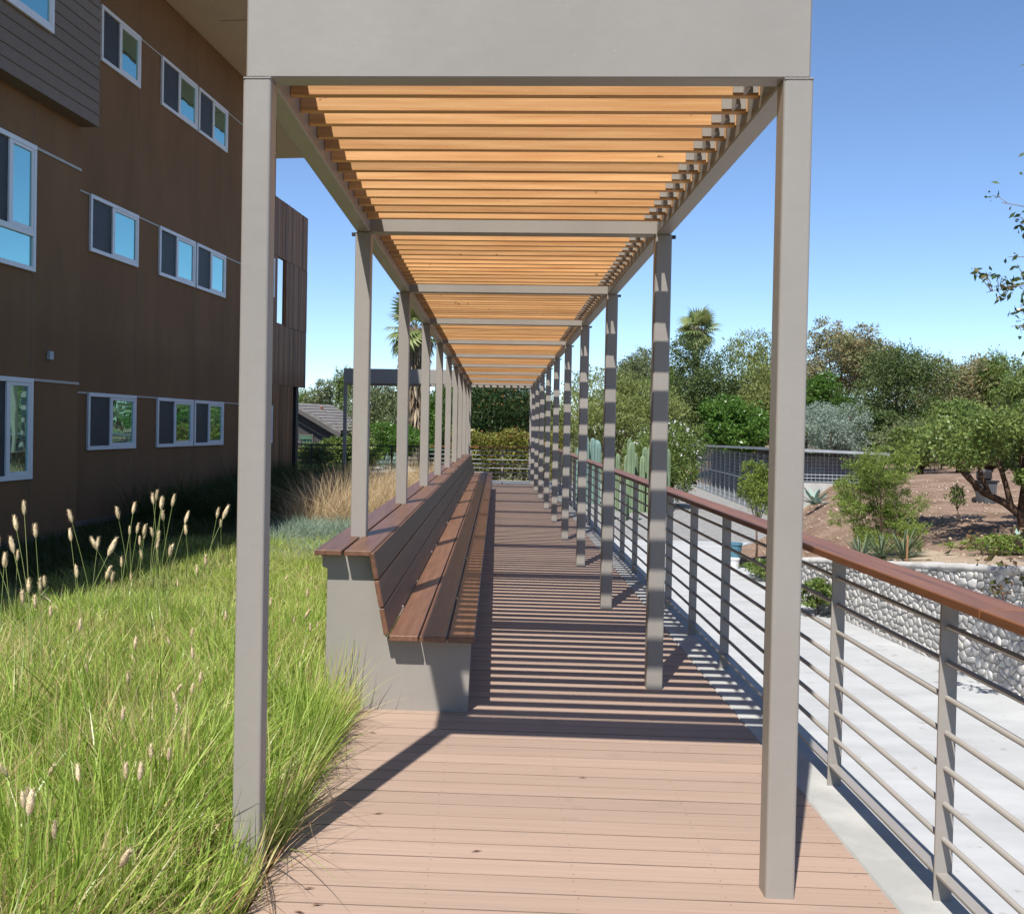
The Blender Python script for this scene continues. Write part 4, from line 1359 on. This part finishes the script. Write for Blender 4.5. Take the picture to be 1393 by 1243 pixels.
tree('plant', 'spreading green groundcover along the sandy strip', 'plant', X, Y, bz_(X, Y), 0.30, 0.85, 0.0, L['fine'], n=3000, leaf=0.05, lw=0.5, blobs=14, trunk=0.008, ry=0.5)

def leafblade(len_, wid, thick, droop, name, mat):
    V, F = [], []
    seg = 5
    for k in range(seg + 1):
        t = k / seg
        w = wid * (0.55 + 0.9 * t) * (1 - t) ** 0.55 if t > 0 else wid * 0.5
        z = -droop * t * t
        V += [(-w / 2, t * len_, z), (0, t * len_, z - thick * (1 - t)), (w / 2, t * len_, z), (0, t * len_, z - thick * 0.25 * (1 - t))]
    for k in range(seg):
        for q in range(4):
            F.append((4 * k + q, 4 * k + (q + 1) % 4, 4 * k + 4 + (q + 1) % 4, 4 * k + 4 + q))
    mb = MB()
    mb.add(V, F)
    return mb.mesh(name, mat)
YL = leafblade(0.42, 0.032, 0.008, 0.05, 'leaf', L['yucca'])
AL = leafblade(0.40, 0.11, 0.03, 0.06, 'leaf', L['agave'])
def rosette(name, label, cat, X, Y, z, nleaf, mesh, sc_, group, lo=5, hi=80):
    t = thing(name, label, cat, (X, Y, z), 0, group)
    for k in range(nleaf):
        o = link('leaf', mesh, t, (0, 0, 0.04 * sc_))
        el = math.radians(lo + (hi - lo) * (k / nleaf) + random.uniform(-6, 6))
        o.rotation_euler = (el, random.uniform(-.2, .2), k * 2.39996)
        s_ = sc_ * random.uniform(0.85, 1.1)
        o.scale = (s_, s_, s_)
    return t
YG = 'yuccas planted along the top of the stone wall'
for (px, Y, lab, s_) in ((1165, 14.6, 'spiky grey green yucca leftmost in the row above the wall', 0.95), (1192, 14.9, 'spiky yucca in the shade under the fine leaved shrub', 0.9),
                         (1222, 14.7, 'spiky yucca with pale leaves beside the wooden stake', 1.1)):
    X = at(px, Y)
    rosette('yucca', lab, 'yucca', X, Y, bz_(X, Y), 42, YL, s_, YG)
X, Y = at(1103, 28), 28
rosette('agave', 'blue green agave rosette below the wire enclosure end', 'agave', X, Y, bz_(X, Y) + 0.15, 22, AL, 1.3, 'agaves', 5, 75)
X, Y = at(1375, 15.3), 15.3
rosette('agave', 'pale agave at the right border behind the sandy strip', 'agave', X, Y, bz_(X, Y), 16, AL, 1.0, 'agaves', 0, 60)
for px in (525, 540):
    X, Y = at(px, 42), 42
    rosette('agave', 'large pale agave on the yard behind the fence, ' + ('left one of two' if px == 525 else 'right one of two'), 'agave', X, Y, -0.12, 18, AL, 1.6, 'agaves', 15, 80)

# stakes, pots, bin
SG = 'wooden plant stakes'
for (px, Y, h, lab) in ((1225, 14.2, 0.36, 'short wooden stake in front of the pale yucca'), (1041, 19.6, 1.05, 'tall wooden stake beside the thin olive shrub')):
    X = at(px, Y)
    o = tag(MB().tube([(0, 0, -0.1), (0.01, 0, h)], 0.013, 7).obj('stake', M['stake'], None), lab, 'stake', SG)
    o.location = (X, Y, bz_(X, Y))
def pot(name, label, cat, X, Y, z, r, h, mat):
    t = thing(name, label, cat, (X, Y, z))
    MB().lathe([(r * .75, 0), (r * .98, h * .86), (r * 1.08, h * .87), (r * 1.08, h), (r * .92, h), (r * .88, h * .8)], 14).obj('pot', mat, t)
    return t
X, Y = at(999, 21.5), 21.5
pot('plant_pot', 'blue glazed pot at the edge of the gravel', 'pot', X, Y, float(max(-0.9, bank_z(X, Y))), 0.14, 0.30, M['bluepot'])
X, Y = at(998, 19.8), 19.8
pot('bucket', 'white plastic bucket beside the path planting', 'bucket', X, Y, -0.9, 0.10, 0.19, M['white'])
X, Y = at(1010, 20.0), 20.0
pot('plant_pot', 'small black nursery pot beside the white bucket', 'pot', X, Y, -0.88, 0.09, 0.15, M['blackpot'])
X, Y = at(1326, 23.5), 23.5
tb_ = thing('trash_bin', 'grey wheeled bin with dark lid standing on the dirt bank', 'bin', (X, Y, bz_(X, Y)), 0.3)
MB().prism([(-0.13, 0), (0.13, 0), (0.17, 0.46), (-0.17, 0.46)], 'y', -0.15, 0.15).obj('body', M['bin'], tb_, bevel=0.01)
for k in range(5):
    MB().box(-0.12 + 0.052 * k, -0.10 + 0.052 * k, -0.162, -0.151, 0.03, 0.40).obj('rib', M['bin'], tb_)
MB().box(-0.19, 0.19, -0.18, 0.18, 0.461, 0.50).obj('lid', M['bindark'], tb_, bevel=0.01)
MB().box(-0.15, 0.10, -0.10, 0.16, 0.501, 0.72).obj('sack', M['bindark'], tb_, bevel=0.04)
for s_ in (-1, 1):
    o = MB().lathe([(0.06, -0.02), (0.06, 0.02)], 12).obj('wheel', M['bindark'], tb_)
    o.rotation_euler = (0, math.pi / 2, 0)
    o.location = (0.15 * s_, 0.16, 0.06)

# ------------------------------------------------------------------ grasses on the left
def scatter(n, x0, x1, y0, y1, clump=None, sig=0.07):
    if clump:
        cx = RNG.uniform(x0, x1, clump)
        cy = RNG.uniform(y0, y1, clump)
        i = RNG.integers(0, clump, n)
        return np.stack([cx[i] + RNG.normal(size=n) * sig, cy[i] + RNG.normal(size=n) * sig, np.full(n, -0.11)], 1)
    return np.stack([RNG.uniform(x0, x1, n), RNG.uniform(y0, y1, n), np.full(n, -0.11)], 1)

def grass(name, parts, mat):
    Vs, Fs, o = [], [], 0
    for V, F in parts:
        Vs.append(V)
        Fs.append(F + o)
        o += len(V)
    return stuff(link(name, npmesh(name, np.concatenate(Vs), np.concatenate(Fs), mat)))

def tufts(n, x0, x1, y0, y1, ntuft, sig, h, w, lean, seg=4, xmax=-0.9, hjit=0.35, hf=None, droop=0.7, lim=None):
    """bunch grass: blades fan outward from the middle of their tuft"""
    cx = RNG.uniform(x0, x1, ntuft)
    cy = RNG.uniform(y0, y1, ntuft)
    th = RNG.uniform(0.62, 1.32, ntuft)
    ta = RNG.uniform(0, 2 * np.pi, ntuft)
    tl = np.abs(RNG.normal(size=ntuft)) * 0.22
    i = RNG.integers(0, ntuft, n)
    ox, oy = RNG.normal(size=n) * sig, RNG.normal(size=n) * sig
    P = np.stack([cx[i] + ox, cy[i] + oy, np.full(n, -0.11)], 1)
    ok = P[:, 0] < xmax
    if lim is not None:
        ok &= lim(P)
    P, ox, oy, i = P[ok], ox[ok], oy[ok], i[ok]
    n = len(P)
    hh = h * th[i] * (1 + hjit * RNG.uniform(-1, 1, n)) * (hf(P) if hf else 1.0)
    az = np.arctan2(oy, ox) + RNG.normal(size=n) * 0.9
    d = np.stack([np.cos(az), np.sin(az), 0 * az], 1)
    le = np.abs(lean * (np.hypot(ox, oy) / sig * 0.55 + RNG.normal(size=n) * 0.45))
    sa = az + np.pi / 2 + RNG.normal(size=n) * 0.9
    side = np.stack([np.cos(sa), np.sin(sa), 0 * sa], 1)
    rows = []
    for k in range(seg + 1):
        t = k / seg
        c = P + d * ((le * t + droop * le * t * t) * hh)[:, None]
        c[:, 0] += np.cos(ta[i]) * tl[i] * t * hh
        c[:, 1] += np.sin(ta[i]) * tl[i] * t * hh
        c[:, 2] = P[:, 2] + hh * (t - 0.34 * np.minimum(le, 1.7) * t * t)
        ww = (w * (1 - t) ** 0.6 + 0.0005) * 0.5
        over = c[:, 0] + 0.80
        c[:, 0] = np.where(over > 0, -0.80 + 0.38 * over, c[:, 0])
        rows += [c + side * ww, c - side * ww]
    V = np.stack(rows, 1)
    m = 2 * (seg + 1)
    base = np.arange(n)[:, None] * m
    F = np.stack([base + np.array([2 * k, 2 * k + 1, 2 * k + 3, 2 * k + 2]) for k in range(seg)], 1).reshape(-1, 4)
    return V.reshape(-1, 3), F

near_h = lambda P: (1.0 - 0.42 * sm((P[:, 1] - 4.2) / 4.5)) * (0.62 + 0.38 * sm((-0.95 - P[:, 0]) / 0.35))
grass('ornamental_grass', [tufts(46000, -3.4, -0.93, 1.9, 5.6, 430, 0.075, 0.40, 0.0105, 0.36, 4, -0.88, hf=near_h),
                           tufts(32000, -4.0, -1.0, 5.4, 9.0, 560, 0.085, 0.40, 0.0105, 0.50, 3, -0.97, hf=near_h),
                           tufts(3600, -1.0, -0.90, 3.85, 5.85, 30, 0.045, 0.36, 0.007, 0.6, 5, -0.845)], L['grass'])
grass('dry_grass', [tufts(6500, -3.4, -0.93, 1.9, 8.0, 300, 0.11, 0.42, 0.006, 0.7, 4, -0.9, hf=near_h),
                    tufts(900, -1.05, -0.86, 2.9, 6.0, 40, 0.05, 0.26, 0.0055, 1.0, 5, -0.80, droop=1.0)], L['edge'])
grass('short_grass', [tufts(42000, -4.4, -1.0, 8.4, 14.8, 900, 0.12, 0.17, 0.010, 0.9, 2, -1.0)], L['lawn'])
grass('fescue_grass', [tufts(9000, -3.3, -1.05, 14.3, 17.2, 70, 0.11, 0.25, 0.009, 1.0, 3, -1.03),
                       tufts(1800, -3.0, -1.05, 12.6, 14.3, 30, 0.10, 0.20, 0.009, 1.0, 3, -1.03)], L['fescue'])
grass('tall_dry_grass', [tufts(17000, -3.5, -1.05, 17.0, 26.5, 130, 0.17, 0.62, 0.010, 0.6, 4, -1.05, hjit=0.5,
                               lim=lambda P: P[:, 0] > -3.5 + 0.02 * (P[:, 1] - 17))], L['dry'])
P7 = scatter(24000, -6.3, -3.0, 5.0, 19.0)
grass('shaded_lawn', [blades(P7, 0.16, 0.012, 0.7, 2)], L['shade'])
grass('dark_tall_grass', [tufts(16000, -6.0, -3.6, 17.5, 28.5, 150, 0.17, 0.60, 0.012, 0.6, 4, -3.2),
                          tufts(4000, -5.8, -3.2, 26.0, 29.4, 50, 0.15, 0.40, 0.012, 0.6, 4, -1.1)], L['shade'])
P9 = scatter(9000, -14, -5.4, 32.3, 42, None)
P9[:, 2] = ground_z(P9[:, 0], P9[:, 1])
grass('far_lawn', [blades(P9, 0.35, 0.03, 0.7, 2)], L['lawn'])

# foxtail seed stalks, each one a thing
def stalk_meshes(h, lean, hl):
    pts = [Vector((lean * h * (k / 6) ** 1.6, 0, h * k / 6)) for k in range(7)]
    st = MB().tube(pts, [0.0026 - 0.0002 * k for k in range(7)], 5).mesh('stem', L['stem'])
    d = (pts[-1] - pts[-2]).normalized()
    prof = [(0.08, -0.02), (0.55, 0.08), (0.92, 0.25), (1.0, 0.45), (0.9, 0.68), (0.6, 0.88), (0.2, 1.0)]
    vs, fs = [], []
    n = 10
    u = Vector((0, 1, 0))
    w = d.cross(u)
    for i, (r, z) in enumerate(prof):
        for k in range(n):
            a = 2 * math.pi * (k + 0.5 * (i % 2)) / n
            rr_ = r * hl * 0.135 * (1.12 if k % 2 else 0.9)
            vs.append(pts[-1] + d * (z * hl) + (u * math.cos(a) + w * math.sin(a)) * rr_)
    for i in range(len(prof) - 1):
        for k in range(n):
            fs.append((i * n + k, i * n + (k + 1) % n, (i + 1) * n + (k + 1) % n, (i + 1) * n + k))
    fs.append(tuple(range((len(prof) - 1) * n, len(prof) * n)))
    # bristles
    for _ in range(90):
        z = random.uniform(0.05, 0.98)
        a = random.uniform(0, 6.28)
        r = np.interp(z, [p[1] for p in prof], [p[0] for p in prof]) * hl * 0.135
        c = pts[-1] + d * (z * hl)
        o_ = (u * math.cos(a) + w * math.sin(a))
        t_ = (u * -math.sin(a) + w * math.cos(a)) * 0.0012
        b0 = c + o_ * r * 0.9
        e = c + o_ * (r * 1.0 + 0.010) + d * 0.014
        o2 = len(vs)
        vs += [b0 + t_, b0 - t_, e]
        fs.append((o2, o2 + 1, o2 + 2))
    mb = MB()
    mb.add(vs, fs)
    return st, mb.mesh('seed_head', L['seed'], smooth=True)
random.seed(12)
kinds = [stalk_meshes(h, l, hl) for (h, l, hl) in ((0.78, 0.10, 0.080), (0.92, 0.18, 0.085), (0.66, 0.05, 0.07), (0.86, 0.28, 0.095), (1.0, 0.10, 0.075), (0.58, 0.35, 0.075))]
SGP = 'foxtail seed stalks in the ornamental grass'
protos = []
for a, b_ in kinds:
    r_ = thing('seed_stalk', 'x', 'seed stalk', (0, 0, -20), 0, SGP)
    link('stem', a, r_)
    link('seed_head', b_, r_)
    protos.append([r_, False])
def stalk(k, X, Y, rz, s_, lab):
    if not protos[k][1]:
        o = protos[k][0]
        protos[k][1] = True
    else:
        o = copy_tree(protos[k][0])
    o.location = (X, Y, -0.11)
    o.rotation_euler = (random.uniform(-.05, .05), random.uniform(-.05, .05), rz)
    o.scale = (s_, s_, s_)
    o['label'] = lab
labs = (  # one per cluster; nothing else tells the members apart
        'pale foxtail seed stalk standing in the shaded cluster at the left border', 'pale foxtail seed stalk standing tall before the dark wall, mid cluster',
        'pale foxtail seed head nestled among the bright foreground grass', 'pale foxtail seed head on the sunny lawn left of the bench')
for _ in range(30):
    stalk(random.choice((0, 1, 2, 4, 4, 3)), random.uniform(-3.05, -2.35), random.uniform(5.2, 6.4), random.uniform(0, 6.28), random.uniform(.85, 1.15), labs[0])
for _ in range(34):
    stalk(random.choice((0, 1, 2, 4, 3, 4)), random.uniform(-2.75, -1.95), random.uniform(6.6, 8.2), random.uniform(0, 6.28), random.uniform(.85, 1.18), labs[1])
for _ in range(46):
    stalk(random.choice((0, 2, 5, 2)), random.uniform(-2.1, -0.98), random.uniform(2.5, 7.0), random.uniform(0, 6.28), random.uniform(.62, 0.88), labs[2])
for _ in range(22):
    stalk(random.choice((2, 5, 5)), random.uniform(-2.6, -1.05), random.uniform(8.0, 11.5), random.uniform(0, 6.28), random.uniform(.5, 0.75), labs[3])

# fallen leaves on the deck
ml = MB()
ml.add([(-0.022, 0, 0.002), (0, 0.006, 0.004), (0.024, 0, 0.003), (0, -0.006, 0.005)], [(0, 3, 2, 1)])
ml = ml.mesh('dry_leaf', L['leaf_litter'])
for i, (X, Y) in enumerate(((-0.62, 3.62), (-0.57, 3.50), (-0.62, 3.44), (-0.46, 4.35), (-0.70, 5.45), (-0.62, 5.50), (-0.05, 4.0), (0.42, 4.9), (-0.3, 3.3), (0.7, 3.3))):
    o = tag(link('dry_leaf', ml, None, (X, Y, 0.002)), 'tiny dark dry leaf lying on the sunlit deck boards', 'leaf', 'dry leaves on the deck')
    o.rotation_euler = (0, 0, random.uniform(-.5, .5))
